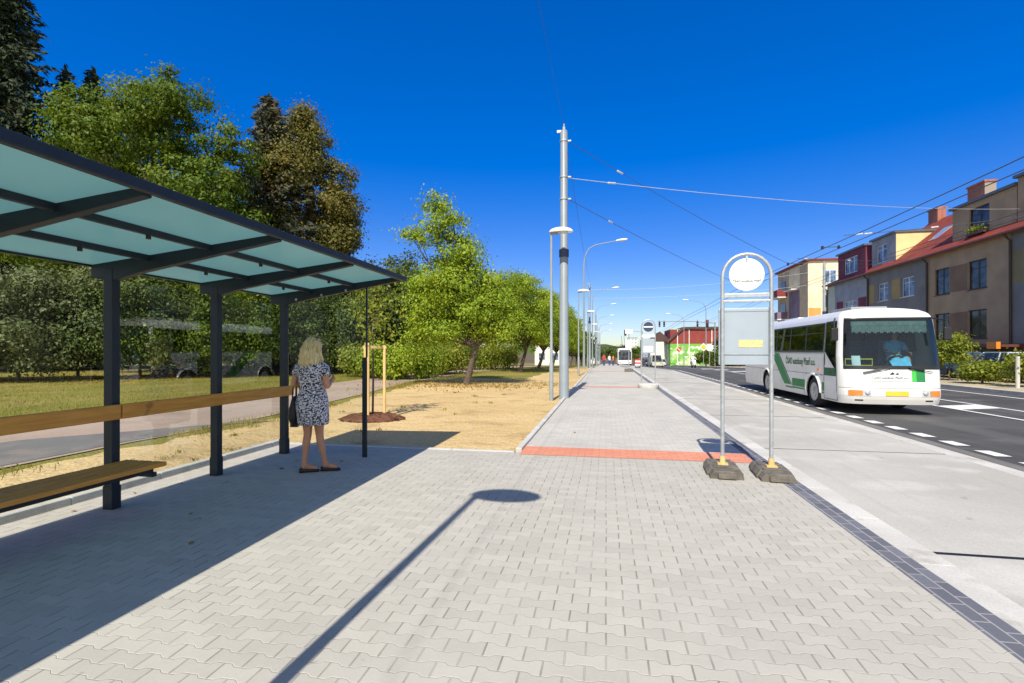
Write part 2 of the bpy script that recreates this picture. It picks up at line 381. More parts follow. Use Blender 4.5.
# hair
m, n, b = new_mat('hair_blond')
vec, x, y, z = coords(n)
mp = n.nodes.new('ShaderNodeMapping'); mp.inputs['Scale'].default_value = (60, 60, 7); n.links.new(vec, mp.inputs[0])
f = noise(n, mp.outputs[0], 1.0, 4.0).smooth(0.3, 0.7)
n.links.new(mixc(n, f, (0.80, 0.56, 0.22), (0.98, 0.84, 0.48)), b.inputs['Base Color']); b.inputs['Roughness'].default_value = 0.42
bp = n.nodes.new('ShaderNodeBump'); bp.inputs['Strength'].default_value = 0.9; bp.inputs['Distance'].default_value = 0.02
n.links.new(f.v, bp.inputs['Height']); n.links.new(bp.outputs[0], b.inputs['Normal'])
MATS['hair_blond'] = m
# mural
m, n, b = new_mat('mural_green')
vec, x, y, z = coords(n)
c = mixc(n, noise(n, vec, 0.35, 3.0).smooth(0.45, 0.55), (0.16, 0.42, 0.06), (0.36, 0.55, 0.20))
c = mixc(n, noise(n, vec, 0.9, 2.0).smooth(0.57, 0.60), c, (0.62, 0.70, 0.60))
c = mixc(n, noise(n, vec, 1.6, 2.0).smooth(0.66, 0.68), c, (0.03, 0.20, 0.08))
n.links.new(c, b.inputs['Base Color']); b.inputs['Roughness'].default_value = 0.85
MATS['mural_green'] = m

leaf_mat('leaf_maple', [(0.0345, 0.0736, 0.0066), (0.0828, 0.1437, 0.011), (0.1437, 0.2012, 0.0154), (0.253, 0.2472, 0.0275)])
leaf_mat('leaf_ash', [(0.09, 0.162, 0.012), (0.19, 0.2916, 0.02), (0.32, 0.3996, 0.03), (0.45, 0.4536, 0.06)])
leaf_mat('leaf_olive', [(0.048, 0.07, 0.0264), (0.102, 0.1313, 0.0484), (0.174, 0.2, 0.077), (0.24, 0.2375, 0.077)], 0.25)
leaf_mat('leaf_dark', [(0.0297, 0.054, 0.0144), (0.0675, 0.108, 0.024), (0.1215, 0.162, 0.0336), (0.2025, 0.2025, 0.048)], 0.25)
leaf_mat('leaf_brown', [(0.054, 0.0667, 0.0154), (0.114, 0.1207, 0.0242), (0.192, 0.161, 0.0308), (0.288, 0.1725, 0.0385)], 0.3)
leaf_mat('needle_dark', [(0.012, 0.022, 0.014), (0.024, 0.042, 0.020), (0.045, 0.062, 0.026), (0.10, 0.075, 0.028)], 0.08, 0.7)
leaf_mat('needle_blue', [(0.020, 0.034, 0.022), (0.045, 0.060, 0.035), (0.085, 0.075, 0.038), (0.16, 0.085, 0.035)], 0.08, 0.7)
leaf_mat('leaf_shrub', [(0.08, 0.1313, 0.012), (0.17, 0.2258, 0.022), (0.28, 0.3045, 0.035), (0.38, 0.3255, 0.05)])
leaf_mat('grass_blade', [(0.14, 0.15, 0.022), (0.23, 0.22, 0.04), (0.32, 0.27, 0.06), (0.42, 0.33, 0.11)])
leaf_mat('dry_leaf', [(0.12, 0.06, 0.02), (0.26, 0.13, 0.03), (0.40, 0.22, 0.05), (0.46, 0.33, 0.08)], 0.1)

# ------------------------------------------------------------------ mesh builder
class MB:
    def __init__(s): s.v = []; s.f = []; s.m = []; s.k = 0
    def face(s, pts, k=None):
        i = len(s.v); s.v += [tuple(p) for p in pts]; s.f.append(tuple(range(i, i+len(pts)))); s.m.append(s.k if k is None else k)
    def raw(s, vs, fs, k=None):
        i = len(s.v); s.v += [tuple(p) for p in vs]
        for f in fs: s.f.append(tuple(a+i for a in f)); s.m.append(s.k if k is None else k)
    def box(s, x0, x1, y0, y1, z0, z1, M=None, k=None):
        vs = [Vector((x, y, z)) for z in (z0, z1) for y in (y0, y1) for x in (x0, x1)]
        if M is not None: vs = [M @ q for q in vs]
        s.raw(vs, [(0, 2, 3, 1), (4, 5, 7, 6), (0, 1, 5, 4), (2, 6, 7, 3), (0, 4, 6, 2), (1, 3, 7, 5)], k); return s
    def tube(s, pts, r, n=10, cap=True, k=None):
        pts = [Vector(p) for p in pts]
        rs = r if isinstance(r, (list, tuple)) else [r]*len(pts)
        rings = []
        up = None
        for i, p in enumerate(pts):
            a = pts[max(i-1, 0)]; b = pts[min(i+1, len(pts)-1)]
            t = (b-a).normalized()
            if up is None: up = Vector((0, 0, 1)) if abs(t.z) < 0.9 else Vector((1, 0, 0))
            u = t.cross(up).normalized(); w = u.cross(t).normalized(); up = w
            rings.append([p + (u*math.cos(q*2*PI/n) + w*math.sin(q*2*PI/n))*rs[i] for q in range(n)])
        s.loft(rings, cap, k); return s
    def loft(s, rings, cap=True, k=None, closed=True):
        n = len(rings[0]); vs = [p for r in rings for p in r]; fs = []
        for i in range(len(rings)-1):
            for j in range(n if closed else n-1):
                a = i*n+j; b = i*n+(j+1) % n
                fs.append((a, b, b+n, a+n))
        if cap:
            fs.append(tuple(reversed(range(n)))); fs.append(tuple(range((len(rings)-1)*n, len(rings)*n)))
        s.raw(vs, fs, k); return s
    def lathe(s, prof, n=24, c=(0, 0, 0), axis='Z', k=None):
        rings = []
        for r, h in prof:
            ring = []
            for q in range(n):
                a = q*2*PI/n; x, y = r*math.cos(a), r*math.sin(a)
                p = (x, y, h) if axis == 'Z' else ((h, x, y) if axis == 'X' else (y, h, x))
                ring.append((p[0]+c[0], p[1]+c[1], p[2]+c[2]))
            rings.append(ring)
        s.loft(rings, True, k); return s
    def prism(s, poly, axis, a, b, k=None):
        """poly of 2-D points; axis X: (y,z), Y: (x,z), Z: (x,y)"""
        def P(p, t): return (t, p[0], p[1]) if axis == 'X' else ((p[0], t, p[1]) if axis == 'Y' else (p[0], p[1], t))
        n = len(poly); vs = [P(p, a) for p in poly]+[P(p, b) for p in poly]
        fs = [tuple(reversed(range(n))), tuple(range(n, 2*n))]+[(i, (i+1) % n, (i+1) % n+n, i+n) for i in range(n)]
        s.raw(vs, fs, k); return s
    def ell(s, c, r, n=16, m=10, k=None, M=None):
        rings = []
        for i in range(1, m):
            t = PI*i/m - PI/2
            ring = [Vector((r[0]*math.cos(t)*math.cos(q*2*PI/n), r[1]*math.cos(t)*math.sin(q*2*PI/n), r[2]*math.sin(t))) for q in range(n)]
            if M is not None: ring = [M @ p for p in ring]
            rings.append([p+Vector(c) for p in ring])
        s.loft(rings, True, k); return s
    def build(s, name, mats, parent=None, loc=(0, 0, 0), rz=0.0, smooth=False, bevel=0.0, bseg=2, angle=None):
        me = bpy.data.meshes.new(name); me.from_pydata(s.v, [], s.f); me.update()
        o = bpy.data.objects.new(name, me); COL.objects.link(o)
        if not isinstance(mats, (list, tuple)): mats = [mats]
        for q in mats: me.materials.append(MATS[q] if isinstance(q, str) else q)
        me.polygons.foreach_set('material_index', s.m)
        import bmesh
        bm = bmesh.new(); bm.from_mesh(me); bmesh.ops.recalc_face_normals(bm, faces=bm.faces); bm.to_mesh(me); bm.free()
        if smooth:
            me.polygons.foreach_set('use_smooth', [True]*len(me.polygons))
            me.set_sharp_from_angle(angle=R(angle or 40))
        if bevel > 0:
            b = o.modifiers.new('bevel', 'BEVEL'); b.width = bevel; b.segments = bseg; b.limit_method = 'ANGLE'; b.angle_limit = R(40)
        if parent is not None: o.parent = parent
        else: o.location = loc; o.rotation_euler = (0, 0, rz)
        return o

def tag(o, label=None, cat=None, group=None, kind=None):
    if label: o['label'] = label
    if cat: o['category'] = cat
    if group: o['group'] = group
    if kind: o['kind'] = kind
    return o
def thing(name, label, cat, loc=(0, 0, 0), rz=0.0, group=None):
    o = bpy.data.objects.new(name, None); COL.objects.link(o); o.empty_display_size = 0.2
    o.location = loc; o.rotation_euler = (0, 0, rz)
    return tag(o, label, cat, group)
def dup(root, loc, label, rz=None, group=None, scale=None):
    kids = {}
    for o in COL.objects:
        if o.parent is not None: kids.setdefault(o.parent.name, []).append(o)
    def rec(o, par):
        c = o.copy(); COL.objects.link(c)
        if par is not None: c.parent = par
        for ch in kids.get(o.name, []): rec(ch, c)
        return c
    c = rec(root, None); c.location = loc; c['label'] = label
    if rz is not None: c.rotation_euler = (0, 0, rz)
    if scale: c.scale = scale
    if group: c['group'] = group
    return c
def text(body, size, mt, parent, name, origin, right, up, extr=0.002, align='CENTER', xs=1.0, bold=0.0):
    cu = bpy.data.curves.new('text', 'FONT'); cu.body = body; cu.size = size; cu.align_x = align; cu.extrude = extr; cu.offset = bold
    t = bpy.data.objects.new('text', cu); COL.objects.link(t)
    dg = bpy.context.evaluated_depsgraph_get(); dg.update()
    me = bpy.data.meshes.new_from_object(t.evaluated_get(dg))
    bpy.data.objects.remove(t)
    r = Vector(right).normalized(); u = Vector(up).normalized(); w = r.cross(u)
    M = Matrix(((r.x*xs, u.x, w.x, origin[0]), (r.y*xs, u.y, w.y, origin[1]), (r.z*xs, u.z, w.z, origin[2]), (0, 0, 0, 1)))
    me.transform(M); me.materials.clear(); me.materials.append(MATS[mt])
    o = bpy.data.objects.new(name, me); COL.objects.link(o); o.parent = parent
    return o

def gz(y):
    if y < 44: return 0.0
    if y < 240: return -0.023*(y-44)
    return -0.023*196
YS = [-40, -10, 0, 44, 60, 80, 110, 150, 200, 240, 500, 1400]
def ribbon(name, mt, xf, y0, y1, z, kind='structure', extra=(), label=None, jitter=0.0, side=0.0):
    """ground sheet between x-functions xf(y)->(x0,x1), following the fall of the street"""
    ys = sorted(set([y0, y1]+[q for q in YS if y0 < q < y1]+[q for q in extra if y0 < q < y1]))
    mb = MB()
    for a, b_ in zip(ys[:-1], ys[1:]):
        (a0, a1), (b0, b1) = xf(a), xf(b_)
        mb.face([(a0, a, z+gz(a)), (a1, a, z+gz(a)), (b1, b_, z+gz(b_)), (b0, b_, z+gz(b_))])
    if side:
        for a, b_ in zip(ys[:-1], ys[1:]):
            for q in (0, 1):
                p0, p1 = xf(a)[q], xf(b_)[q]
                mb.face([(p0, a, z+gz(a)), (p1, b_, z+gz(b_)), (p1, b_, z+gz(b_)-side), (p0, a, z+gz(a)-side)])
    o = mb.build(name, mt); o['kind'] = kind
    if label: o['label'] = label
    return o
const = lambda a, b: (lambda y: (a, b))

# ------------------------------------------------------------------ the setting
RZ = -0.14
g = MB()
for a, b_ in zip([-60]+YS[2:-1], YS[2:]):
    g.face([(-900, a, gz(a)-0.5), (900, a, gz(a)-0.5), (900, b_, gz(b_)-0.5), (-900, b_, gz(b_)-0.5)])
g.build('ground', 'soil')['kind'] = 'structure'
ribbon('lawn', 'lawn', const(-300, -1.33), -40, 240, -0.034, side=0.3)
jit = [random.uniform(-0.25, 0.25) for _ in range(400)]
def wav(y, k): 
    i = int(math.floor(y)); f = y-i; a = jit[(i*7+k*31) % 400]; b_ = jit[((i+1)*7+k*31) % 400]; f = f*f*(3-2*f)
    return a*(1-f)+b_*f
fine = [q*0.5 for q in range(-20, 130)]
def path_off(y): return -1.6*max(0, min(1, (y-11)/12)) + 1.2*max(0, min(1, (y-32)/14))
sand_y = [q*0.5 for q in range(-10, 60)]
ribbon('sand_verge', 'sand', lambda y: (-7.35+path_off(y)*0.9+wav(y*1.7, 1)*0.9, -1.34), 7.42, 27, -0.026, extra=sand_y)
ribbon('sand_strip', 'sand', lambda y: (-7.35+wav(y*1.7, 1)*0.9, -5.25), -6, 7.42, -0.026, extra=sand_y)
ribbon('sand_margin', 'sand', lambda y: (-4.4+wav(y*1.3, 9)*1.2+(y-27)*0.04, -1.34), 27, 60, -0.026, extra=[27+q for q in range(33)])
ribbon('park_path', 'path_gravel', lambda y: (-11.3+path_off(y)+wav(y, 2)*0.35, -7.75+path_off(y)+wav(y*1.3, 3)*0.3), -8, 75, -0.018, extra=[q*0.7 for q in range(-11, 107)])
ribbon('asphalt_patch', 'old_asphalt', lambda y: (-10.3+0.10*y+wav(y*1.5, 5)*0.8+max(0, y-7.2)*0.9, -7.85+wav(y*1.3, 6)*0.25), -8, 9.7, -0.012, extra=[q*0.4 for q in range(-20, 25)])
# pavement
ribbon('pavement', 'pavers', const(-5.12, 1.97), -8, 7.28, 0.0)
ribbon('sidewalk', 'sidewalk_blocks', const(-1.24, 1.97), 7.282, 240, 0.0)
ribbon('red_strip', 'red_blocks', const(-1.24, 1.97), 7.15, 7.78, 0.004)
ribbon('red_strip', 'red_blocks', const(-1.1, 1.97), 21.0, 21.5, 0.004)
ribbon('red_strip', 'red_blocks', const(-1.1, 1.97), 37.2, 37.7, 0.004)
ribbon('dark_strip', 'dark_blocks', const(1.97, 2.17), -8, 240, 0.001)
k = MB()
def kerb_run(mb, x0, x1, ya, yb, z1, z0, step=1.0, gap=0.004):
    y = ya
    while y < yb-0.01:
        e = min(y+step, yb); zz = (gz(y)+gz(e))/2
        mb.box(x0, x1, y+gap/2, e-gap/2, z0+zz, z1+zz); y = e
kerb_run(k, 2.172, 2.40, -8, 70, 0.0, -0.4); 
k.build('kerb', 'kerb_concrete', bevel=0.003, bseg=1)['kind'] = 'structure'
k = MB(); kerb_run(k, -1.335, -1.243, 7.4, 70, 0.045, -0.3); k.build('kerb', 'kerb_concrete', bevel=0.01)['kind'] = 'structure'
k = MB(); kerb_run(k, -5.22, -5.122, -8, 7.28, 0.075, -0.3); k.build('kerb', 'kerb_concrete', bevel=0.01)['kind'] = 'structure'
k = MB()
for q in range(4): k.box(-5.22+q*0.97+0.004, min(-5.22+(q+1)*0.97, -1.34)-0.004, 7.285, 7.385, -0.3, 0.006)
k.build('kerb', 'kerb_concrete', bevel=0.008)['kind'] = 'structure'
# bus bay, gutter, road
ribbon('bus_bay', 'bay_concrete', const(2.40, 5.30), -20, 240, RZ)
ribbon('gutter_strip', 'kerb_concrete', const(5.30, 5.58), -20, 240, RZ+0.001)
jm = MB()
for q in range(0, 14):
    y = 4.62+4.45*q; w_ = 0.022 if q == 0 else 0.008
    jm.box(2.62 if q == 0 else 2.42, 5.29, y-w_, y+w_, RZ+gz(y)-0.02, RZ+gz(y)+0.004)
jm.build('expansion_joint', 'black')['kind'] = 'structure'
ribbon('road', 'asphalt', const(5.62, 15.0), -20, 240, RZ+0.002)
ribbon('road_edge', 'old_asphalt', lambda y: (5.58, 5.80+wav(y*2, 4)*0.12), -20, 100, RZ+0.006, extra=[q*0.5 for q in range(-30, 200)])
pm_ = MB()
def stripe(x0, x1, y0, y1, z=RZ+0.0105):
    pm_.face([(x0, y0, z+gz(y0)), (x1, y0, z+gz(y0)), (x1, y1, z+gz(y1)), (x0, y1, z+gz(y1))])
for q in range(-12, 130): stripe(5.93, 6.16, 0.0+q*0.9, 0.47+q*0.9)
for a, b_ in zip([-20, 44, 80], [44, 80, 150]):
    stripe(9.62, 9.74, a, b_); stripe(11.02, 11.14, a, b_); stripe(13.92, 14.06, a, b_)
for q in range(-1, 9):
    y0 = 3.3+q*6.35
    for a, b_ in ((0, 1),):
        z = RZ+0.0105
        pm_.face([(9.74, y0, z+gz(y0)), (11.02, y0+0.55, z+gz(y0)), (11.02, y0+1.55, z+gz(y0)), (9.74, y0+1.0, z+gz(y0))])
pm_.build('road_markings', 'paint_white')['kind'] = 'structure'
k = MB(); kerb_run(k, 15.0, 15.15, -20, 70, 0.0, -0.5); k.build('kerb', 'kerb_concrete', bevel=0.012)['kind'] = 'structure'
ribbon('verge', 'verge_gravel', const(15.15, 300), -20, 240, -0.02, side=0.3)

# ------------------------------------------------------------------ leaves
def leaf_cloud(name, mt, pts, size, parent=None, loc=(0, 0, 0), aspect=0.6, droop=0.0, dirs=None, seed=0, nrm=None):
    r_ = np.random.default_rng(seed+len(pts)); N = len(pts)
    pts = np.asarray(pts, float)
    sz = size*(0.6+0.8*r_.random(N))[:, None]
    t = r_.normal(size=(N, 3)); t[:, 2] -= droop
    if dirs is not None: t = t*0.45 + dirs
    t /= np.linalg.norm(t, axis=1, keepdims=True)+1e-9
    q = r_.normal(size=(N, 3)); q[:, 2] *= 0.6
    if nrm is not None:
        nn = nrm*1.0+r_.normal(size=(N, 3))*0.55; nn /= np.linalg.norm(nn, axis=1, keepdims=True)+1e-9
        t = np.cross(nn, q); t /= np.linalg.norm(t, axis=1, keepdims=True)+1e-9; q = nn
    w = np.cross(t, q); w /= np.linalg.norm(w, axis=1, keepdims=True)+1e-9
    co = np.empty((N, 4, 3))
    co[:, 0] = pts-t*sz*0.5; co[:, 1] = pts+w*sz*aspect*0.5; co[:, 2] = pts+t*sz*0.5; co[:, 3] = pts-w*sz*aspect*0.5
    me = bpy.data.meshes.new(name)
    me.vertices.add(4*N); me.vertices.foreach_set('co', co.reshape(-1))
    me.loops.add(4*N); me.loops.foreach_set('vertex_index', np.arange(4*N, dtype=np.int32))
    me.polygons.add(N); me.polygons.foreach_set('loop_start', np.arange(0, 4*N, 4, dtype=np.int32))
    me.polygons.foreach_set('loop_total', np.full(N, 4, dtype=np.int32))
    me.update(calc_edges=True); me.materials.append(MATS[mt])
    o = bpy.data.objects.new(name, me); COL.objects.link(o)
    if parent is not None: o.parent = parent
    else: o.location = loc
    return o
def crown_pts(lobes, n_cl, per, cr, seed, shell=0.55, zmin=0.3, inner=0.2):
    r_ = np.random.default_rng(seed)
    L = np.array([l[:3] for l in lobes], float); Rr = np.array([l[3:6] for l in lobes], float)
    wgt = Rr.prod(axis=1)**(2/3); idx = r_.choice(len(lobes), n_cl, p=wgt/wgt.sum())
    dr = r_.normal(size=(n_cl, 3)); dr /= np.linalg.norm(dr, axis=1, keepdims=True)
    rad = shell+(1-shell)*r_.random(n_cl)**0.6
    rad = np.where(r_.random(n_cl) < inner, r_.random(n_cl)*shell, rad)
    rad *= 1+0.12*np.sin(dr[:, 0]*7+idx)*np.cos(dr[:, 2]*6+idx*2)
    c = L[idx]+dr*rad[:, None]*Rr[idx]
    keep = c[:, 2] > zmin; c = c[keep]
    csz = cr*(0.55+0.9*r_.random(len(c)))
    p = np.repeat(c, per, axis=0); s_ = np.repeat(csz, per)
    off = r_.normal(size=p.shape)*0.5; off[:, 2] *= 0.62
    out = p+off*s_[:, None]
    nr = np.repeat(((c-L[idx][keep])/Rr[idx][keep]), per, axis=0)*0.75+off*0.9; nr[:, 2] += 0.35
    ok = out[:, 2] > zmin*0.6
    return out[ok], nr[ok]
def tree(label, loc, lobes, mt, trunk_h, trunk_r, n_cl=300, per=80, cr=0.9, leaf=0.2, seed=1, bark='bark', name='deciduous_tree', cat='tree',
         group=None, shell=0.55, lean=(0, 0), zmin=0.5, inner=0.2, branches=True, aspect=0.62):
    t = thing(name, label, cat, loc, 0, group)
    pts, nr = crown_pts(lobes, n_cl, per, cr, seed, shell, zmin, inner)
    leaf_cloud('crown', mt, pts, leaf, t, seed=seed, aspect=aspect, nrm=nr)
    r_ = random.Random(seed)
    mb = MB()
    top = Vector((lean[0], lean[1], trunk_h))
    mid = top*0.5+Vector((r_.uniform(-.1, .1), r_.uniform(-.1, .1), 0))*trunk_h*0.15
    mb.tube([(0, 0, -0.1), (0, 0, 0.12), mid*0.5, mid, top], [trunk_r*1.5, trunk_r*1.15, trunk_r, trunk_r*0.9, trunk_r*0.72], 10)
    if branches:
        for l in lobes:
            c = Vector(l[:3]); 
            if c.z < trunk_h*1.25: continue
            a = top*0.96; m_ = a.lerp(c, 0.5)+Vector((r_.uniform(-.3, .3), r_.uniform(-.3, .3), 0.2))*trunk_r*3
            mb.tube([a, m_, c], [trunk_r*0.5, trunk_r*0.3, trunk_r*0.1], 7)
            for q in range(4):
                e = c+Vector((r_.uniform(-1, 1)*l[3], r_.uniform(-1, 1)*l[4], r_.uniform(-.4, 1)*l[5]))*0.75
                b0 = a.lerp(c, r_.uniform(0.4, 0.95))
                mb.tube([b0, b0.lerp(e, .5)+Vector((0, 0, trunk_r)), e], [trunk_r*0.2, trunk_r*0.12, trunk_r*0.04], 5)
    mb.build('trunk', bark, t, smooth=True)
    return t
def conifer(label, loc, h, rad, mt, seed=1, dens=1.0, group=None, leaf=0.5, base=1.0, top_thin=1.0, name='spruce_tree'):
    t = thing(name, label, 'tree', loc, 0, group)
    r_ = random.Random(seed); pts = []; drs = []
    z = base
    while z < h-0.3:
        f = (h-z)/(h-base); L = rad*(f**0.75)*r_.uniform(0.75, 1.1)+0.25
        nb = max(5, int(9*dens))
        a0 = r_.uniform(0, 6.28)
        for q in range(nb):
            a = a0+q*2*PI/nb+r_.uniform(-.25, .25); l = L*r_.uniform(0.55, 1.2)
            n_ = max(5, int(l*15*dens))
            for i in range(n_):
                s_ = (i+0.6)/n_
                zz = z-0.32*l*s_+0.14*l*s_*s_*1.6
                wd = 0.26*l*(1-s_*0.75)+0.1
                pts.append((math.cos(a)*l*s_+r_.uniform(-wd, wd)*math.sin(a), math.sin(a)*l*s_-r_.uniform(-wd, wd)*math.cos(a), zz+r_.uniform(-.22, .1)))
                drs.append((math.cos(a)*0.8, math.sin(a)*0.8, -0.55+0.3*s_))
        z += 0.62*(0.6+0.5*f)/max(0.7, dens**0.5)
    for q in range(20): pts.append((r_.uniform(-.12, .12), r_.uniform(-.12, .12), h-0.6+q*0.03)); drs.append((0, 0, 1))
    leaf_cloud('crown', mt, pts, leaf, t, aspect=0.32, dirs=np.array(drs), seed=seed)
    MB().tube([(0, 0, -0.1), (0, 0, h*0.5), (0, 0, h)], [h*0.016, h*0.009, 0.02], 8).build('trunk', 'bark', t, smooth=True)
    return t
def lob(cx, cz, rx, rz_, n, seed, zs=1.0, spread=0.6, r0=0.45):
    """lobes scattered in an ellipsoid envelope"""
    r_ = random.Random(seed); out = [(0, 0, cz, rx*0.62, rx*0.62, rz_*0.7)]
    for i in range(n):
        a = i*2.399+r_.uniform(-.4, .4); zf = -0.75+1.6*(i+0.5)/n; rr = math.sqrt(max(0.05, 1-zf*zf*0.8))*spread
        k_ = r0*r_.uniform(0.75, 1.2)
        out.append((math.cos(a)*rx*rr, math.sin(a)*rx*rr, cz+zf*rz_*0.72, rx*k_, rx*k_, rx*k_*0.8*zs))
    return out
def px_lobes(lst, cx, ppm, seed):
    r_ = random.Random(seed)
    return [((p-cx)/ppm, r_.uniform(-1, 1)*r/ppm*1.2, 1.5+(351-y)/ppm, r/ppm, r/ppm*1.05, r/ppm*0.85) for p, y, r in lst]
CA, SA = math.cos(R(10.65)), math.sin(R(10.65))
def at(px, dist, z=None):
    """point on the ground at a bearing (given as the picture column) and a distance along the view axis"""
    u = (px-512)/500.0
    x, y = dist*(-SA+CA*u), dist*(CA+SA*u)
    return (x, y, (gz(y)-0.03) if z is None else z)

conifer('tall dark spruce rising past the top of the picture at the far left', at(2, 37), 33, 6.2, 'needle_dark', 3, 1.25, leaf=0.5, base=2)
conifer('slim dark spruce between the tall spruce and the broad maple', at(66, 40), 24.4, 4.0, 'needle_dark', 5, 1.0, leaf=0.42, base=2)
conifer('dark spruce whose tip pokes out just behind the maple crown', at(93, 43), 25.9, 6.4, 'needle_dark', 8, 1.0, leaf=0.45, base=2)
tree('broad green maple with a wide lobed crown behind the shelter roof', at(160, 33), px_lobes([(95,122,30),(125,150,34),(152,114,30),(182,140,34),(204,120,30),(238,160,32),(72,158,34),(118,190,40),(172,182,42),(226,205,38),(46,205,32),(150,235,50),(95,240,48),(205,255,48),(255,240,30),(60,260,40),(140,290,50),(220,300,45)], 160, 15.15, 4), 'leaf_maple', 6.0, 0.42, 1250, 120, 0.75, 0.19, 11, shell=0.86, inner=0.3)
conifer('brownish spruce with a cone laden tip right of the maple', at(270, 36), 20.0, 6.4, 'needle_blue', 13, 1.3, leaf=0.42, base=1)
tree('tall yellow brown oak standing beside the brownish spruce', at(308, 38), px_lobes([(304,120,15),(316,142,18),(296,150,19),(328,172,19),(303,180,24),(340,205,18),(318,215,26),(288,225,24),(342,240,17),(300,260,30),(328,270,24),(275,280,26),(345,215,12),(312,160,16),(330,240,20)], 308, 13.2, 9), 'leaf_brown', 7.0, 0.35, 800, 90, 0.75, 0.19, 21, shell=0.7)
# second line, behind the shelter
for i, (px, ds, h, rx, mt_, lb) in enumerate([
    (215, 36, 12.5, 4.8, 'leaf_maple', 'green tree filling the gap between maple and brownish spruce'),
    (392, 52, 12.5, 4.2, 'leaf_dark', 'dark tree whose top shows past the front corner of the shelter roof'),
    (352, 44, 9.4, 4.0, 'leaf_dark', 'dark tree behind the end pane of the shelter'),
    (382, 38, 8.6, 2.6, 'leaf_dark', 'dark green tree close behind the staked sapling'),
    (-60, 40, 16, 6.0, 'leaf_dark', 'dark leafy tree left of the tall spruce'),
    (430, 60, 12.0, 4.4, 'leaf_maple', 'green tree far behind the yellow green street tree')]):
    tree(lb, at(px, ds), lob(0, h*0.56, rx, h*0.46, 14, 30+i), mt_, h*0.35, 0.22, 240, 70, 1.0, 0.26, 40+i, group='trees at the back of the park')
# dense grey-green shrubs at the edge of the lawn
for i, (px, ds, h, rx, mt_, lb) in enumerate([
    (-70, 24, 6.5, 3.0, 'leaf_olive', 'grey green shrub left of the first pane, cut by the picture edge'),
    (18, 25, 6.6, 2.7, 'leaf_olive', 'tall grey green shrub seen through the leftmost shelter pane'),
    (78, 26.5, 6.9, 2.6, 'leaf_olive', 'grey green shrub just left of the nearest shelter post'),
    (140, 28, 7.2, 2.9, 'leaf_dark', 'dark shrub just right of the nearest shelter post'),
    (188, 29, 6.8, 2.5, 'leaf_maple', 'green shrub left of the middle shelter post'),
    (238, 30, 7.2, 2.7, 'leaf_maple', 'green shrub between the middle and the last full shelter post'),
    (292, 33, 6.8, 2.9, 'leaf_dark', 'dark shrub behind the last full shelter post'),
    (335, 35, 5.8, 2.6, 'leaf_dark', 'dark shrub behind the shelter end pane')]):
    tree(lb, at(px, ds), lob(0, h*0.46, rx*1.05, h*0.50, 14, 60+i, spread=0.75), mt_, h*0.3, 0.07, 380, 85, 0.7, 0.15, 70+i, name='shrub', cat='shrub', group='shrubs along the lawn edge', zmin=0.05)
for i in range(11):
    px = -110+i*48; ds = 40+(i%3)*4; h = 6.0+(i*37%5)*0.5
    tree('dark hedge shrub number'.replace(' number', '')+' behind the lawn shrubs, '+['far beyond the left picture edge', 'just beyond the left picture edge', 'at the left picture edge', 'left of the nearest shelter post', 'right of the nearest shelter post', 'left of the middle shelter post', 'right of the middle shelter post', 'behind the woman', 'right of the woman', 'behind the staked sapling', 'left of the leaning street tree'][i], at(px, ds), lob(0, h*0.42, 3.2, h*0.5, 10, 700+i, spread=0.75), 'leaf_dark', h*0.3, 0.08, 220, 60, 0.9, 0.24, 710+i, name='hedge_shrub', cat='shrub', group='hedge shrubs at the back of the park', zmin=0.05, branches=False)
for i, (px, ds, h, rx, mt_, lb) in enumerate([
    (402, 28, 1.9, 2.3, 'leaf_ash', 'low bright green bush right of the staked sapling by the path'),
    (372, 30, 1.8, 1.7, 'leaf_shrub', 'low bush behind the sapling stakes'),
    (438, 33, 2.3, 1.8, 'leaf_shrub', 'low bush beyond the path left of the street tree trunk'),
    (492, 42, 2.0, 2.2, 'leaf_shrub', 'low bush beyond the path right of the street tree trunk'),
    (452, 40, 2.6, 2.6, 'leaf_dark', 'dark low bush behind the street tree trunk')]):
    tree(lb, at(px, ds), lob(0, h*0.48, rx, h*0.5, 9, 90+i, spread=0.7), mt_, h*0.3, 0.05, 150, 70, 0.6, 0.15, 95+i, name='bush', cat='bush', group='low bushes along the park path', zmin=0.08)
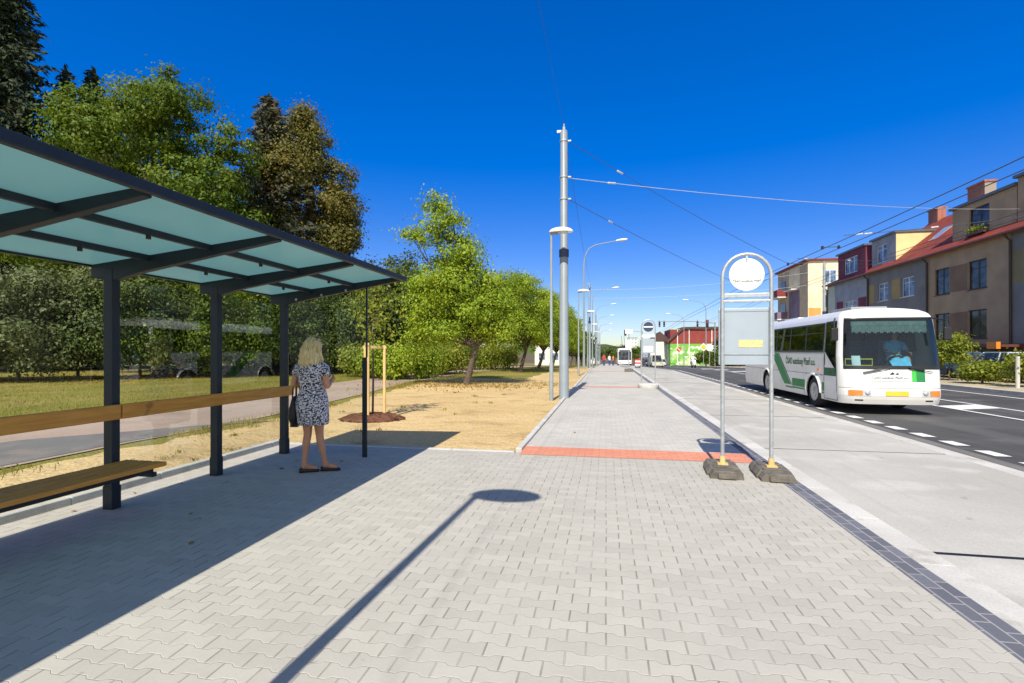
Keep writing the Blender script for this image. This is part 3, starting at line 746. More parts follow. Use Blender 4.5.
# row of young street trees
def street_tree(label, loc, h, seed, w=2.3, mt_='leaf_ash', L=None):
    r_ = random.Random(seed)
    L = [(0.1, 0, h*0.42, w*0.72, w*0.72, h*0.2), (-0.9, 0.2, h*0.36, w*0.5, w*0.5, h*0.16), (1.0, -0.2, h*0.36, w*0.52, w*0.52, h*0.17), (0.2, 0.9, h*0.4, w*.5, w*.5, h*.16),
         (-0.1, -0.9, h*0.32, w*.48, w*.48, h*.15), (-0.45, 0, h*0.64, w*0.42, w*0.42, h*0.15), (0.35, 0.3, h*0.6, w*0.36, w*0.36, h*0.13), (-0.5, 0.1, h*0.85, w*0.30, w*0.30, h*0.15), (0.3, 0.1, h*0.76, w*0.30, w*0.30, h*0.12), (-1.0, 0, h*0.72, w*0.28, w*0.28, h*0.1), (0.9, 0.2, h*0.62, w*.3, w*.3, h*.1), (-1.6, 0.2, h*0.42, w*.34, w*.34, h*.11), (-2.1, 0.3, h*0.30, w*.38, w*.38, h*.11), (-2.5, 0.0, h*0.19, w*.30, w*.30, h*.07), (1.9, 0.2, h*0.38, w*.3, w*.3, h*.1), (-1.5, 0, h*0.60, w*.2, w*.2, h*.06), (-0.2, 0, h*0.93, w*.16, w*.16, h*.06),
         (-1.3, 0.3, h*0.25, w*0.36, w*0.36, h*0.09), (1.5, 0.1, h*0.27, w*0.34, w*0.34, h*0.1), (-1.1, -0.4, h*0.56, w*0.24, w*0.24, h*0.09), (0.9, -0.5, h*0.17, w*.3, w*.3, h*.06)]
    L = LEAN if seed == 200 else lob(0.2, h*0.57, 2.75, h*0.44, 13, seed, spread=0.7)
    return tree(label, loc, L, mt_, h*0.2, 0.14, 520, 75, 0.5, 0.12, seed, 'bark', 'street_tree', 'tree', 'young trees in a row along the sidewalk', shell=0.4, lean=(0.45, 0), zmin=0.8)
LEAN = [(-1.3, 0, 8.15, .75, .75, .55), (-0.75, .2, 7.6, .6, .6, .45), (-2.7, .1, 6.9, .45, .45, .35), (-1.5, -.2, 7.0, .95, .9, .75), (-0.5, .3, 6.6, .9, .9, .6), (-1.0, .2, 5.7, 1.25, 1.2, .8), (0.1, -.3, 5.6, .95, 1, .7),
        (-1.9, .2, 4.7, 1.05, 1.1, .75), (-0.6, -.4, 4.5, 1.35, 1.3, .85), (0.8, .3, 4.5, 1.0, 1.1, .8), (-2.1, -.3, 3.5, 1.2, 1.2, .8), (-0.6, .8, 3.4, 1.2, 1.2, .8), (0.5, -.3, 3.4, 1.25, 1.2, .9), (1.6, .2, 3.5, .8, .9, .7),
        (-2.3, .2, 2.3, 1.05, 1.1, .65), (-1.1, -.7, 2.4, .9, .9, .55), (1.2, .2, 2.4, 1.0, 1.0, .65), (-2.7, 0, 1.5, .7, .8, .4), (0.4, .7, 2.4, .8, .8, .5)]
st = [((-6.2, 21.9, -0.03), 8.9, 'nearest yellow green street tree with a leaning trunk'),
      ((-6.0, 35.0, -0.03), 8.2, 'second street tree of the row, behind the leaning one'),
      ((-5.8, 43.5, -0.03), 7.9, 'third street tree of the row, beside the thin lamp pole'),
      ((-5.7, 54, gz(54)), 8.0, 'fourth street tree of the row, left of the thick mast'),
      ((-5.6, 66, gz(66)), 8.2, 'fifth street tree of the row, mostly hidden by the fourth'),
      ((-5.6, 80, gz(80)), 8.4, 'farthest street tree of the row, between thick mast and curved lamp')]
for i, (l, h, lb) in enumerate(st): street_tree(lb, l, h, 200+i, 2.45 if i == 0 else 2.7)
for i, (x, y, h) in enumerate([(-16, 60, 10), (-14, 78, 11), (-22, 70, 13), (-9, 100, 10), (-12, 125, 12)]):
    lb = ['round park tree behind the second street tree', 'park tree behind the third street tree', 'tall park tree behind the street tree row', 'far tree at the end of the street tree row', 'farthest tree beyond the street tree row'][i]
    tree(lb, (x, y, gz(y)), lob(0, h*0.55, h*0.36, h*0.45, 12, 300+i), 'leaf_maple' if i % 2 else 'leaf_dark', h*0.3, 0.2, 200, 55, 1.0, 0.3, 310+i, group='trees far back in the park')

# grass blades on the lawn (uncountable)
def blades(name, n, region, size, mt, seed, label):
    r_ = np.random.default_rng(seed); p = region(r_, n)
    dirs = np.zeros((len(p), 3)); dirs[:, 2] = 1.6
    o = leaf_cloud(name, mt, p, size, None, aspect=0.14, dirs=dirs, seed=seed)
    tag(o, label, None, None, 'stuff'); return o
def lawn_reg(r_, n):
    y = r_.random(n)*34+3; x = -11.2-r_.random(n)**1.5*16
    x += np.where(y > 11, -1.6*np.clip((y-11)/12, 0, 1), 0)
    m_ = (np.sin(x*1.3+y*0.7)*np.sin(y*0.9-x*0.4)+r_.normal(size=n)*0.6) > -0.5
    return np.stack([x, y, np.full(n, 0.02)], 1)[m_]
tag(blades('grass', 70000, lawn_reg, 0.075, 'grass_blade', 1, 'short dry grass of the lawn beyond the park path'), cat='grass')
def edge_reg(r_, n):
    y = r_.random(n)*32+4; x = -7.35+r_.normal(size=n)*0.22
    x = x+np.where(y > 11, -1.6*np.clip((y-11)/12, 0, 1), 0)+np.where(y > 32, 1.2*np.clip((y-32)/14, 0, 1), 0)
    m_ = (np.sin(y*1.7)+np.sin(y*0.63+1)+r_.normal(size=n)*0.4) > -0.1
    return np.stack([x, y, np.full(n, 0.02)], 1)[m_]
tag(blades('grass_fringe', 7000, edge_reg, 0.10, 'grass_blade', 2, 'thin fringe of grass where sand meets the park path'), cat='grass')
def tree_reg(r_, n):
    a = r_.random(n)*6.28; q = np.sqrt(r_.random(n))
    c = np.array([(-6.2, 21.9), (-6.0, 35.0), (-5.8, 43.5)])[r_.integers(0, 3, n)]
    return np.stack([c[:, 0]+np.cos(a)*q*4.2, c[:, 1]+np.sin(a)*q*2.4+0.5, np.full(n, 0.015)], 1)
tag(blades('grass_patch', 6000, tree_reg, 0.09, 'grass_blade', 3, 'patchy grass under the street trees'), cat='grass')
def leaf_reg(r_, n):
    k_ = n//2
    k_ = int(n*0.75); y = np.concatenate([r_.random(k_)*12+19, 21.5+r_.normal(size=n-k_)*1.5]); x = np.minimum(-2.2, np.concatenate([-22-r_.random(k_)*14, -6+r_.normal(size=n-k_)*2.0]))
    return np.stack([x, y, np.full(n, 0.0)], 1)
lo = leaf_cloud('fallen_leaves', 'dry_leaf', leaf_reg(np.random.default_rng(4), 3000), 0.08, None, aspect=0.7, seed=4)
tag(lo, 'brown fallen leaves scattered under the shrubs and street tree', 'leaves', None, 'stuff')

pr_ = np.random.default_rng(12)
pl_ = np.concatenate([np.stack([-3.5+pr_.normal(size=40)*2.2, 5+pr_.normal(size=40)*3.0, np.full(40, 0.012)], 1), np.stack([-1.0+pr_.random(14)*3, pr_.random(14)*30+9, np.full(14, 0.012)], 1)])
pl_ = pl_[(pl_[:, 0] > -5) & ((pl_[:, 0] < -3.0) | (pl_[:, 1] > 8)) & (pl_[:, 0] < 1.9) & (pl_[:, 1] > 1.5)]
up_ = np.zeros_like(pl_); up_[:, 2] = 3
tag(leaf_cloud('leaf_litter', 'dry_leaf', pl_, 0.055, None, seed=12, nrm=up_), 'few dry leaves blown onto the pavers', 'leaves', None, 'stuff')
stn = MB(); r_ = random.Random(77)
for q in range(700):
    y = r_.uniform(3, 27); x = r_.uniform(-7.2, -1.5)
    if y < 7.5 and x > -5.4: continue
    k_ = r_.uniform(0.012, 0.034); stn.ell((x, y, -0.022), (k_, k_*r_.uniform(.6, 1), k_*0.6), 6, 4)
tag(stn.build('pebbles', 'verge_gravel', smooth=True), 'small stones lying in the sandy verge', 'stones', None, 'stuff')
wd = []
for q in range(40):
    y = r_.uniform(3, 24); x = r_.uniform(-7.1, -2.0)
    if y < 7.6 and x > -5.5: continue
    for i in range(r_.randint(8, 30)): wd.append((x+r_.gauss(0, .05), y+r_.gauss(0, .05), 0.0))
wd = np.array(wd); wdd = np.zeros_like(wd); wdd[:, 2] = 1.2
tag(leaf_cloud('weeds', 'grass_blade', wd, 0.075, None, aspect=0.2, dirs=wdd, seed=5), 'small tufts of weeds in the sandy verge', 'weeds', None, 'stuff')

# ------------------------------------------------------------------ bus shelter
XP = -4.63
def zr(x): return 2.325+0.1065*(x+0.2)                               # roof glass underside along local x
S = thing('bus_shelter', 'dark grey steel bus shelter with frosted glass roof, clear panes and wooden rail', 'bus shelter', (XP, 6.58, 0))
py = [0.0-1.3*q for q in range(7)]                                 # local y of the posts
for y in py:
    p = MB(); p.box(-0.05, 0.05, y-0.04, y+0.04, 0, 2.28); p.box(-0.056, 0.056, y-0.046, y+0.046, 0, 0.22)
    p.build('post', 'anthracite', S, bevel=0.006)
    bm_ = MB(); bm_.prism([(-0.2, 2.20), (0.03, 2.16), (0.34, 2.235), (1.78, 2.475), (1.78, zr(1.78)-0.002), (-0.2, zr(-0.2)-0.002)], 'Y', y-0.035, y+0.035)
    bm_.build('roof_beam', 'anthracite', S, bevel=0.005)
Yr0, Yr1 = py[-1]-0.25, 0.14
for i in range(len(py)):
    ya = py[i]+0.003; yb = (py[i-1]-0.003) if i > 0 else Yr1-0.03
    for a, b_ in ((-0.20, 0.442), (0.448, 1.097), (1.103, 1.783)):
        q = MB(); q.prism([(a, zr(a)), (b_, zr(b_)), (b_, zr(b_)+0.012), (a, zr(a)+0.012)], 'Y', ya, yb); q.build('roof_pane', 'frosted_glass', S)
for x in (0.445, 1.10):
    q = MB(); q.box(x-0.022, x+0.022, Yr0, Yr1, zr(x)-0.055, zr(x)-0.003); q.build('purlin', 'anthracite', S, bevel=0.004)
q = MB(); q.box(1.785, 1.84, Yr0, Yr1, zr(1.8)-0.05, zr(1.8)+0.018); q.build('front_fascia', 'anthracite', S, bevel=0.006)
q = MB(); q.box(-0.24, -0.203, Yr0, Yr1, zr(-0.2)-0.02, zr(-0.2)+0.03); q.build('rear_fascia', 'anthracite', S, bevel=0.004)
q = MB(); q.prism([(-0.24, zr(-.24)-0.025), (1.785, zr(1.785)-0.03), (1.785, zr(1.785)+0.02), (-0.24, zr(-.24)+0.02)], 'Y', Yr1-0.028, Yr1); q.build('end_fascia', 'anthracite', S, bevel=0.004)
q = MB(); q.prism([(-0.20, zr(-.2)), (1.783, zr(1.783)), (1.783, zr(1.783)+0.012), (-0.2, zr(-.2)+0.012)], 'Y', Yr0, py[-1]-0.003); q.build('roof_pane', 'frosted_glass', S)
for i in range(len(py)-1):
    ym = (py[i]+py[i+1])/2
    for x in (0.445, 1.10):
        c = MB(); c.lathe([(0.018, 0), (0.018, 0.03), (0.03, 0.035), (0.03, 0.05)], 12, (x, ym, zr(x)-0.085)); c.build('glass_clamp', 'black', S)
    g_ = MB(); g_.box(-0.066, -0.056, py[i+1]+0.0, py[i]-0.0, 0.14, 2.20); g_.build('rear_pane', 'clear_glass', S)
g_ = MB(); g_.box(0.06, 1.30, 0.005, 0.015, 0.16, 2.27); g_.build('end_pane', 'clear_glass', S)
p = MB(); p.box(1.245, 1.31, -0.035, -0.001, 0, 1.41); p.box(1.283, 1.305, -0.001, 0.022, 1.41, 2.40); p.build('short_post', 'anthracite', S, bevel=0.004)
bt = MB()
for x, z in ((0.22, 2.245), (0.62, 2.30), (1.0, 2.36)): bt.lathe([(0.018, -0.045), (0.018, -0.036)], 10, (x, 0, z), 'Y')
bt.build('bolt', 'galv', S, smooth=True)
# lean rail: boards with a gap at the posts
for a, b_ in ((-7.80, -3.91), (-3.905, -2.615), (-2.600, 0.05)):
    q = MB(); q.box(0.085, 0.125, a, b_, 0.855, 0.995); q.build('lean_rail', 'rail_wood', S, bevel=0.008)
br = MB()
for y in py: br.box(0.05, 0.085, y-0.03, y+0.03, 0.88, 0.97)
br.build('rail_bracket', 'anthracite', S)
be = MB()
for q in range(3):
    x = 0.09+q*0.158; be.box(x, x+0.138, -6.6, -2.53, 0.415, 0.455)
bo = be.build('bench_seat', 'rail_wood', S, bevel=0.007)
fr_ = MB(); fr_.box(0.14, 0.19, -6.5, -2.62, 0.37, 0.413); fr_.box(0.44, 0.49, -6.5, -2.62, 0.37, 0.413)
for y in (-6.5, -5.2, -3.9, -2.62): fr_.box(0.05, 0.50, y-0.025, y+0.025, 0.33, 0.37)
fr_.build('bench_frame', 'anthracite', S, bevel=0.004)

# ------------------------------------------------------------------ skinned bodies
def skin_body(name, verts, edges, radii, mt, parent=None, loc=(0, 0, 0), rz=0, root=0, sub=2):
    me = bpy.data.meshes.new(name); me.from_pydata(verts, edges, []); me.update()
    o = bpy.data.objects.new(name, me); COL.objects.link(o)
    sm = o.modifiers.new('skin', 'SKIN'); sm.use_smooth_shade = True
    ly = me.skin_vertices[0] if me.skin_vertices else None
    if ly is None:
        bpy.context.view_layer.objects.active = o; bpy.context.view_layer.update(); ly = me.skin_vertices[0]
    for i, r_ in enumerate(radii):
        ly.data[i].radius = r_ if isinstance(r_, tuple) else (r_, r_); ly.data[i].use_root = (i == root)
    sb = o.modifiers.new('sub', 'SUBSURF'); sb.levels = sub; sb.render_levels = sub
    dg = bpy.context.evaluated_depsgraph_get(); dg.update()
    m2 = bpy.data.meshes.new_from_object(o.evaluated_get(dg))
    o.modifiers.clear(); o.data = m2; bpy.data.meshes.remove(me); m2.name = name
    m2.materials.clear(); m2.materials.append(MATS[mt])
    m2.polygons.foreach_set('use_smooth', [True]*len(m2.polygons))
    if parent is not None: o.parent = parent
    else: o.location = loc; o.rotation_euler = (0, 0, rz)
    return o
class Sk:
    def __init__(s): s.v = []; s.e = []; s.r = []
    def add(s, p, r_, par=None):
        s.v.append(tuple(p)); s.r.append(r_)
        if par is not None: s.e.append((par, len(s.v)-1))
        return len(s.v)-1
    def chain(s, par, lst):
        for p, r_ in lst: par = s.add(p, r_, par)
        return par
def hand(sk, wrist, dirv, palm_n, side, curl=0.5, scale=1.0):
    """palm and five fingers from a wrist vertex; dirv points to the fingers, palm_n out of the palm"""
    d_ = Vector(dirv).normalized(); n_ = Vector(palm_n).normalized(); t = d_.cross(n_).normalized()*side
    w = Vector(sk.v[wrist]); S_ = scale
    pm = sk.add(w+d_*0.05*S_, (0.030*S_, 0.020*S_), wrist)
    for i, (o_, L) in enumerate(((0.030, 0.070), (0.011, 0.078), (-0.009, 0.072), (-0.028, 0.058))):
        b_ = w+d_*0.088*S_+t*o_*S_; par = sk.add(b_, 0.0098*S_, pm)
        p = b_; dd = d_.copy()
        for j, f in enumerate((0.42, 0.32, 0.26)):
            dd = (dd+n_*curl*(0.6+0.3*j)).normalized(); p = p+dd*L*f*S_; par = sk.add(p, (0.0088-0.001*j)*S_, par)
    b_ = w+d_*0.028*S_+t*0.034*S_+n_*0.006; par = sk.add(b_, 0.0115*S_, pm)
    for j in range(2):
        dd = (d_*0.75+t*(0.6-0.4*j)+n_*(0.35+0.3*curl)).normalized(); b_ = b_+dd*0.032*S_; par = sk.add(b_, 0.010*S_, par)

WL = (-3.58, 5.64, 0.0); WR = R(-6)
sk = Sk()
pel = sk.add((0, 0, 0.86), (0.135, 0.115))
wa = sk.add((0, 0.01, 1.02), (0.115, 0.09), pel); ch = sk.add((0, 0.0, 1.20), (0.135, 0.10), wa)
uc = sk.add((0, -0.01, 1.315), (0.115, 0.075), ch); nk = sk.add((0, -0.005, 1.40), 0.048, uc); nk2 = sk.add((0, 0.01, 1.445), 0.047, nk)
h1 = sk.add((0, 0.025, 1.50), (0.068, 0.080), nk2); h2 = sk.add((0, 0.03, 1.565), (0.074, 0.092), h1); h3 = sk.add((0, 0.025, 1.625), (0.05, 0.06), h2)
for sx, el, wr, arm in ((-1, (-0.245, -0.055, 1.075), (-0.135, 0.165, 1.10), 0), (1, (0.235, -0.03, 1.06), (0.13, 0.20, 1.13), 1)):
    e = sk.chain(uc, [((sx*0.155, -0.01, 1.325), 0.050), ((sx*0.20, -0.025, 1.25), 0.046), (el, 0.037)])
    f = sk.chain(e, [(tuple(Vector(el).lerp(Vector(wr), .35)), 0.036), (wr, 0.023)])
    hand(sk, f, (-sx*0.25, 0.9, 0.35), (-sx*0.8, 0.1, -0.1) if arm else (0.3, 0, -0.9), -sx, 0.55, 0.92)
# legs: left straight, right a little forward, heels on the ground
for sx, hip, kn, an, toe in ((-1, (-0.085, 0, 0.80), (-0.075, 0.01, 0.47), (-0.075, -0.06, 0.085), (0.055, 0.045, 0.035)),
                             (1, (0.085, 0, 0.80), (0.060, 0.055, 0.47), (0.125, 0.085, 0.085), (0.255, 0.165, 0.035))):
    a = sk.chain(pel, [(hip, 0.088), (tuple(Vector(hip).lerp(Vector(kn), .5)), 0.072), (kn, 0.050), (tuple(Vector(kn).lerp(Vector(an), .32)+Vector((0, -0.012, 0))), 0.050), (tuple(Vector(kn).lerp(Vector(an), .7)), 0.034), (an, 0.031)])
    sk.chain(a, [((an[0], an[1]-0.03, 0.045), 0.030)])
    sk.chain(a, [(tuple(Vector(an).lerp(Vector(toe), .5)), 0.034), (toe, 0.028)])
W = skin_body('person', sk.v, sk.e, sk.r, 'skin', None, WL, WR)
tag(W, 'blond woman in a patterned dress standing in the bus shelter with a phone', 'person')
# face
fb = MB(); fb.prism([(0.118, 1.515), (0.146, 1.528), (0.122, 1.575)], 'X', -0.011, 0.011); fb.build('nose', 'skin', W, bevel=0.006)
for sx in (-1, 1):
    e = MB(); e.ell((sx*0.032, 0.108, 1.565), (0.014, 0.01, 0.008)); e.build('eye', 'frame_brown', W, smooth=True)
e = MB(); e.ell((0, 0.112, 1.492), (0.024, 0.008, 0.007)); e.build('mouth', 'red_cloth', W, smooth=True)
# dress
def ring(z, rx, ry, cy=0, n=36, ph=0.0, wob=0.0, cx=0):
    return [(cx+rx*math.cos(q*2*PI/n)*(1+wob*math.sin(5*q*2*PI/n+ph)), cy+ry*math.sin(q*2*PI/n)*(1+wob*math.sin(5*q*2*PI/n+ph)), z) for q in range(n)]
dr = MB()
prof = [(0.595, 0.184, 0.150, 0.012, .03), (0.60, 0.190, 0.156, 0.012, .03), (0.68, 0.196, 0.158, 0.01, .022), (0.78, 0.201, 0.160, -0.004, .012), (0.87, 0.198, 0.160, -0.008, .008), (0.95, 0.178, 0.146, 0.0, .010), (1.02, 0.154, 0.126, 0.006, .020), (1.06, 0.150, 0.122, 0.006, .022),
        (1.13, 0.172, 0.135, 0.004, .01), (1.21, 0.186, 0.142, 0.0, .006), (1.28, 0.192, 0.128, -0.008, .004), (1.33, 0.182, 0.106, -0.012, .0), (1.365, 0.142, 0.084, -0.008, .0), (1.385, 0.098, 0.066, -0.004, 0), (1.38, 0.088, 0.058, -0.004, 0)]
dr.loft([ring(z, a, b_, cy, wob=w_, ph=z*6) for z, a, b_, cy, w_ in prof], False)
for sx, el in ((-1, Vector((-0.245, -0.055, 1.075))), (1, Vector((0.235, -0.03, 1.06)))):
    sh = Vector((sx*0.125, -0.012, 1.318)); m1 = Vector((sx*0.18, -0.016, 1.295)); m2 = Vector((sx*0.20, -0.025, 1.25)).lerp(el, 0.25)
    dr.tube([sh, m1, m2, m2+(el-m2)*0.02], [0.056, 0.059, 0.055, 0.050], 16, False)
do = dr.build('dress', 'dress_print', W, smooth=True, angle=80)
sl = do.modifiers.new('th', 'SOLIDIFY'); sl.thickness = 0.006; sl.offset = 1
# hair: wavy shoulder length
hr = MB(); rings = []
for z, a, b_, cy in ((1.335, 0.075, 0.04, -0.085), (1.345, 0.115, 0.065, -0.078), (1.38, 0.138, 0.086, -0.058), (1.43, 0.136, 0.102, -0.034), (1.48, 0.125, 0.108, -0.014), (1.53, 0.112, 0.112, 0.0), (1.58, 0.106, 0.114, 0.008), (1.63, 0.086, 0.096, 0.012), (1.66, 0.055, 0.062, 0.012), (1.672, 0.018, 0.02, 0.012)):
    rr = ring(z, a, b_, cy, 40, z*25, 0.035)
    rings.append([(x+0.010*math.sin(z*60+x*20), min(y, 0.085 if z > 1.5 else 0.02), zz+0.012*math.sin(i*1.9)) for i, (x, y, zz) in enumerate(rr)])
hr.loft(rings, True)
hair = hr.build('hair', 'hair_blond', W, smooth=True, angle=80)
# loose strands
ss = MB(); r_ = random.Random(3)
for q in range(110):
    a = r_.uniform(PI*0.9, PI*2.1); x0, y0 = 0.105*math.cos(a), 0.108*math.sin(a)
    l = r_.uniform(0.18, 0.30); z0 = r_.uniform(1.52, 1.62)
    ss.tube([(x0*0.9, y0*0.9, z0), (x0*1.12+r_.uniform(-.02, .02), y0*1.06-.01, z0-l*.3), (x0*1.10+r_.uniform(-.03, .03), y0*1.04-0.02, z0-l*.55), (x0*1.30+r_.uniform(-.03, .03), y0*1.0-0.02, z0-l*.8), (x0*1.12+r_.uniform(-.04, .04), y0*0.85-0.03, z0-l)], [0.008, 0.011, 0.010, 0.010, 0.002], 5)
ss.build('hair_strands', 'hair_blond', hair, smooth=True)
for an, toe in (((-0.075, -0.06), (0.055, 0.045)), ((0.125, 0.085), (0.255, 0.165))):
    a = Vector((*an, 0)); t_ = Vector((*toe, 0)); dv = (t_-a).normalized(); sd_ = Vector((dv.y, -dv.x, 0))
    sm_ = MB(); rr = []
    for f, w_, h_ in ((-0.065, 0.018, 0.050), (-0.055, 0.030, 0.062), (-0.01, 0.036, 0.058), (0.06, 0.036, 0.045), (0.12, 0.044, 0.048), (0.165, 0.042, 0.042), (0.195, 0.026, 0.030), (0.203, 0.012, 0.022)):
        c = a+dv*f*0.88
        rr.append([c+sd_*w_*math.cos(q*2*PI/14)+Vector((0, 0, max(0.002, h_*0.5+h_*0.5*math.sin(q*2*PI/14)))) for q in range(14)])
    sm_.loft(rr, True); sm_.build('shoe', 'shoe_black', W, smooth=True, angle=60)
Mw = Matrix.Translation(WL) @ Matrix.Rotation(WR, 4, 'Z')
# phone
pl = Mw @ Vector((0.02, 0.285, 1.19))
ph = MB(); ph.box(-0.036, 0.036, -0.005, 0.005, -0.07, 0.07, Matrix.Rotation(R(-40), 4, 'X')); ph.build('phone', 'black', None, pl, WR, bevel=0.003)
tag(bpy.data.objects['phone'], 'dark phone held in both hands of the blond woman', 'phone')
# sunglasses on the hair
sg = thing('sunglasses', 'dark sunglasses pushed up on the blond hair', 'sunglasses', tuple(Mw @ Vector((0, 0.03, 1.655))), WR)
for sx in (-1, 1):
    e = MB(); e.ell((sx*0.035, 0.0, 0.012), (0.028, 0.022, 0.012)); e.build('lens', 'black', sg, smooth=True)
e = MB(); e.tube([(-0.07, -0.06, -0.02), (-0.066, 0, 0.006), (0.066, 0, 0.006), (0.07, -0.06, -0.02)], 0.004, 6); e.build('frame', 'black', sg)
# handbag on the left forearm
hb_l = Mw @ Vector((-0.26, 0.02, 0.60))
hb = thing('handbag', 'slouchy black handbag hanging from the left forearm of the blond woman', 'handbag', tuple(hb_l), WR+R(20))
b_ = MB(); rr = []
for z, a, c in ((0.0, 0.09, 0.035), (0.01, 0.13, 0.055), (0.08, 0.150, 0.068), (0.18, 0.140, 0.060), (0.27, 0.115, 0.044), (0.33, 0.09, 0.03), (0.335, 0.06, 0.012)):
    rr.append([(x, y, zz) for x, y, zz in [(c*math.copysign(abs(math.cos(t))**0.7, math.cos(t))*(1+0.08*math.sin(3*t+z*20)), a*math.copysign(abs(math.sin(t))**0.7, math.sin(t)), z) for t in [q*2*PI/24 for q in range(24)]]])
b_.loft(rr, True); b_.build('bag_body', 'bag_black', hb, smooth=True, angle=70)
for sx in (-1, 1):
    h_ = MB(); h_.tube([(sx*0.02, -0.07, 0.31), (sx*0.02, -0.06, 0.42), (sx*0.012, -0.01, 0.515), (sx*0.012, 0.03, 0.515), (sx*0.02, 0.07, 0.42), (sx*0.02, 0.075, 0.31)], 0.008, 8); h_.build('strap', 'bag_black', hb, smooth=True)
q = MB(); q.box(-0.02, 0.0, -0.14, 0.14, -0.035, 0.03)
for i in range(26): q.tube([(0.03*math.sin(i*2.1), -0.13+i*0.0104, 0.03), (0.035*math.sin(i*2.1), -0.13+i*0.0104+0.006*math.sin(i), -0.035-0.02*abs(math.sin(i*3.3)))], 0.006, 5)
q.build('fringe', 'bag_black', hb)

# ------------------------------------------------------------------ staked young tree
SP = (-5.15, 10.45, -0.03)
mu = MB(); rr = []
for f, z in ((1.0, 0.0), (0.92, 0.05), (0.7, 0.10), (0.35, 0.125), (0.05, 0.13)):
    rr.append([(0.72*f*math.cos(a)*(1+0.06*math.sin(a*5)), 0.62*f*math.sin(a)*(1+0.05*math.cos(a*4)), z+0.012*math.sin(a*9+f*8)) for a in [q*2*PI/32 for q in range(32)]])
mu.loft(rr, True)
r_ = random.Random(8)
for q in range(420):
    a, f = r_.uniform(0, 6.28), math.sqrt(r_.random())*1.04
    z = 0.13*(1-f**2.2)+0.012 if f < 1 else 0.01
    c = Vector((0.72*f*math.cos(a), 0.62*f*math.sin(a), z))
    M = Matrix.Translation(c) @ Matrix.Rotation(r_.uniform(0, 6.28), 4, 'Z') @ Matrix.Rotation(r_.uniform(-.6, .6), 4, 'X')
    mu.box(-0.035, 0.035, -0.010, 0.010, -0.006, 0.006, M)
tag(mu.build('mulch_mound', 'mulch', None, (SP[0], SP[1], SP[2]+0.004)), 'low round mound of brown bark mulch around the staked sapling', 'mulch')
sup = thing('tree_stakes', 'three pale wooden stakes with cross boards supporting the sapling', 'stakes', SP)
stp = [(-0.24, 0.12), (0.23, 0.12), (0.02, -0.26)]
for x, y in stp:
    q = MB(); q.tube([(x, y, 0), (x, y, 1.66)], 0.034, 12); q.build('stake', 'stake_wood', sup, smooth=True)
for a, b_ in ((0, 1), (1, 2), (2, 0)):
    p0 = Vector((*stp[a], 1.615)); p1 = Vector((*stp[b_], 1.615)); dv = (p1-p0).normalized(); L = (p1-p0).length
    M = Matrix.Translation(p0) @ dv.to_track_quat('X', 'Z').to_matrix().to_4x4()
    q = MB(); q.box(-0.05, L+0.05, -0.016, 0.016, -0.032+0.066*(a == 2), 0.030+0.066*(a == 2), M); q.build('cross_board', 'stake_wood', sup, bevel=0.004)
sp = thing('sapling', 'thin young tree with sparse leaves tied between wooden stakes', 'tree', SP)
tk = MB(); tk.tube([(0, 0, 0), (0.02, 0, 1.0), (-0.01, 0.02, 2.2), (0.01, 0.0, 3.4)], [0.028, 0.022, 0.016, 0.005], 8)
r_ = random.Random(15); lp = []
for q in range(26):
    z = 1.75+q*0.06; a = q*2.4; L = 0.55*(1-abs(z-2.3)/2.2)+r_.uniform(-.1, .1)
    p0 = Vector((0, 0.01, z)); p1 = p0+Vector((math.cos(a)*L, math.sin(a)*L, 0.22*L+0.05)); tk.tube([p0, p0.lerp(p1, .5)+Vector((0, 0, .03)), p1], [0.008, 0.006, 0.002], 5)
    for i in range(34):
        s_ = r_.uniform(0.25, 1.1); c = p0.lerp(p1, s_); lp.append((c.x+r_.gauss(0, .075), c.y+r_.gauss(0, .075), c.z+r_.gauss(-.02, .06)))
tk.build('trunk', 'bark', sp, smooth=True)
leaf_cloud('crown', 'leaf_shrub', lp, 0.085, sp, aspect=0.55, droop=0.5, seed=5)

# ------------------------------------------------------------------ masts and lamps
def mast(label, loc, h=8.55, r0=0.155, r1=0.115, group='trolley wire masts'):
    t = thing('wire_mast', label, 'mast', loc, 0, group)
    q = MB(); q.lathe([(r0*1.03, -0.05), (r0*1.03, 0.02), (r0, 0.03), (r0*0.86, h*0.55), (r0*0.86-0.012, h*0.553), (r1, h-0.05), (r1*0.8, h-0.01), (0.04, h)], 28); q.build('pole', 'mast_paint', t, smooth=True, angle=30)
    q = MB(); q.lathe([(r0*0.86+0.022, h*0.535-0.08), (r0*0.86+0.022, h*0.535+0.16)], 28); q.build('band', 'dark_band', t, smooth=True, angle=30)
    q = MB(); q.lathe([(0.05, h-0.02), (0.05, h+0.1), (0.025, h+0.12), (0.025, h+0.2)], 14); q.box(-0.22, 0.0, -0.03, 0.03, h-0.07, h+0.0); q.build('top_fitting', 'galv', t, smooth=True, angle=30)
    for z in (h-0.35, h-1.5, h-2.2):
        q = MB(); q.lathe([(r1+0.016+0.004*(h-z), z-0.025), (r1+0.016+0.004*(h-z), z+0.025)], 24); q.box(r1, r1+0.11, -0.02, 0.02, z-0.02, z+0.02); q.build('clamp', 'galv', t, smooth=True, angle=30)
    return t
M1 = mast('thick grey trolley wire mast with a dark band, standing at the sidewalk kerb', (-1.32, 16.0, 0))
for i, y in enumerate((47, 78, 110)):
    dup(M1, (-1.5, y, gz(y)), ['second wire mast from the front, just right of the curved lamp', 'third wire mast from the front along the left kerb', 'farthest wire mast along the left kerb'][i], scale=(0.75, 0.75, 0.92))
M2 = dup(M1, (16.2, 41.5, gz(41.5)), 'wire mast across the road in front of the cream and orange flats', scale=(0.8, 0.8, 0.95), rz=PI)
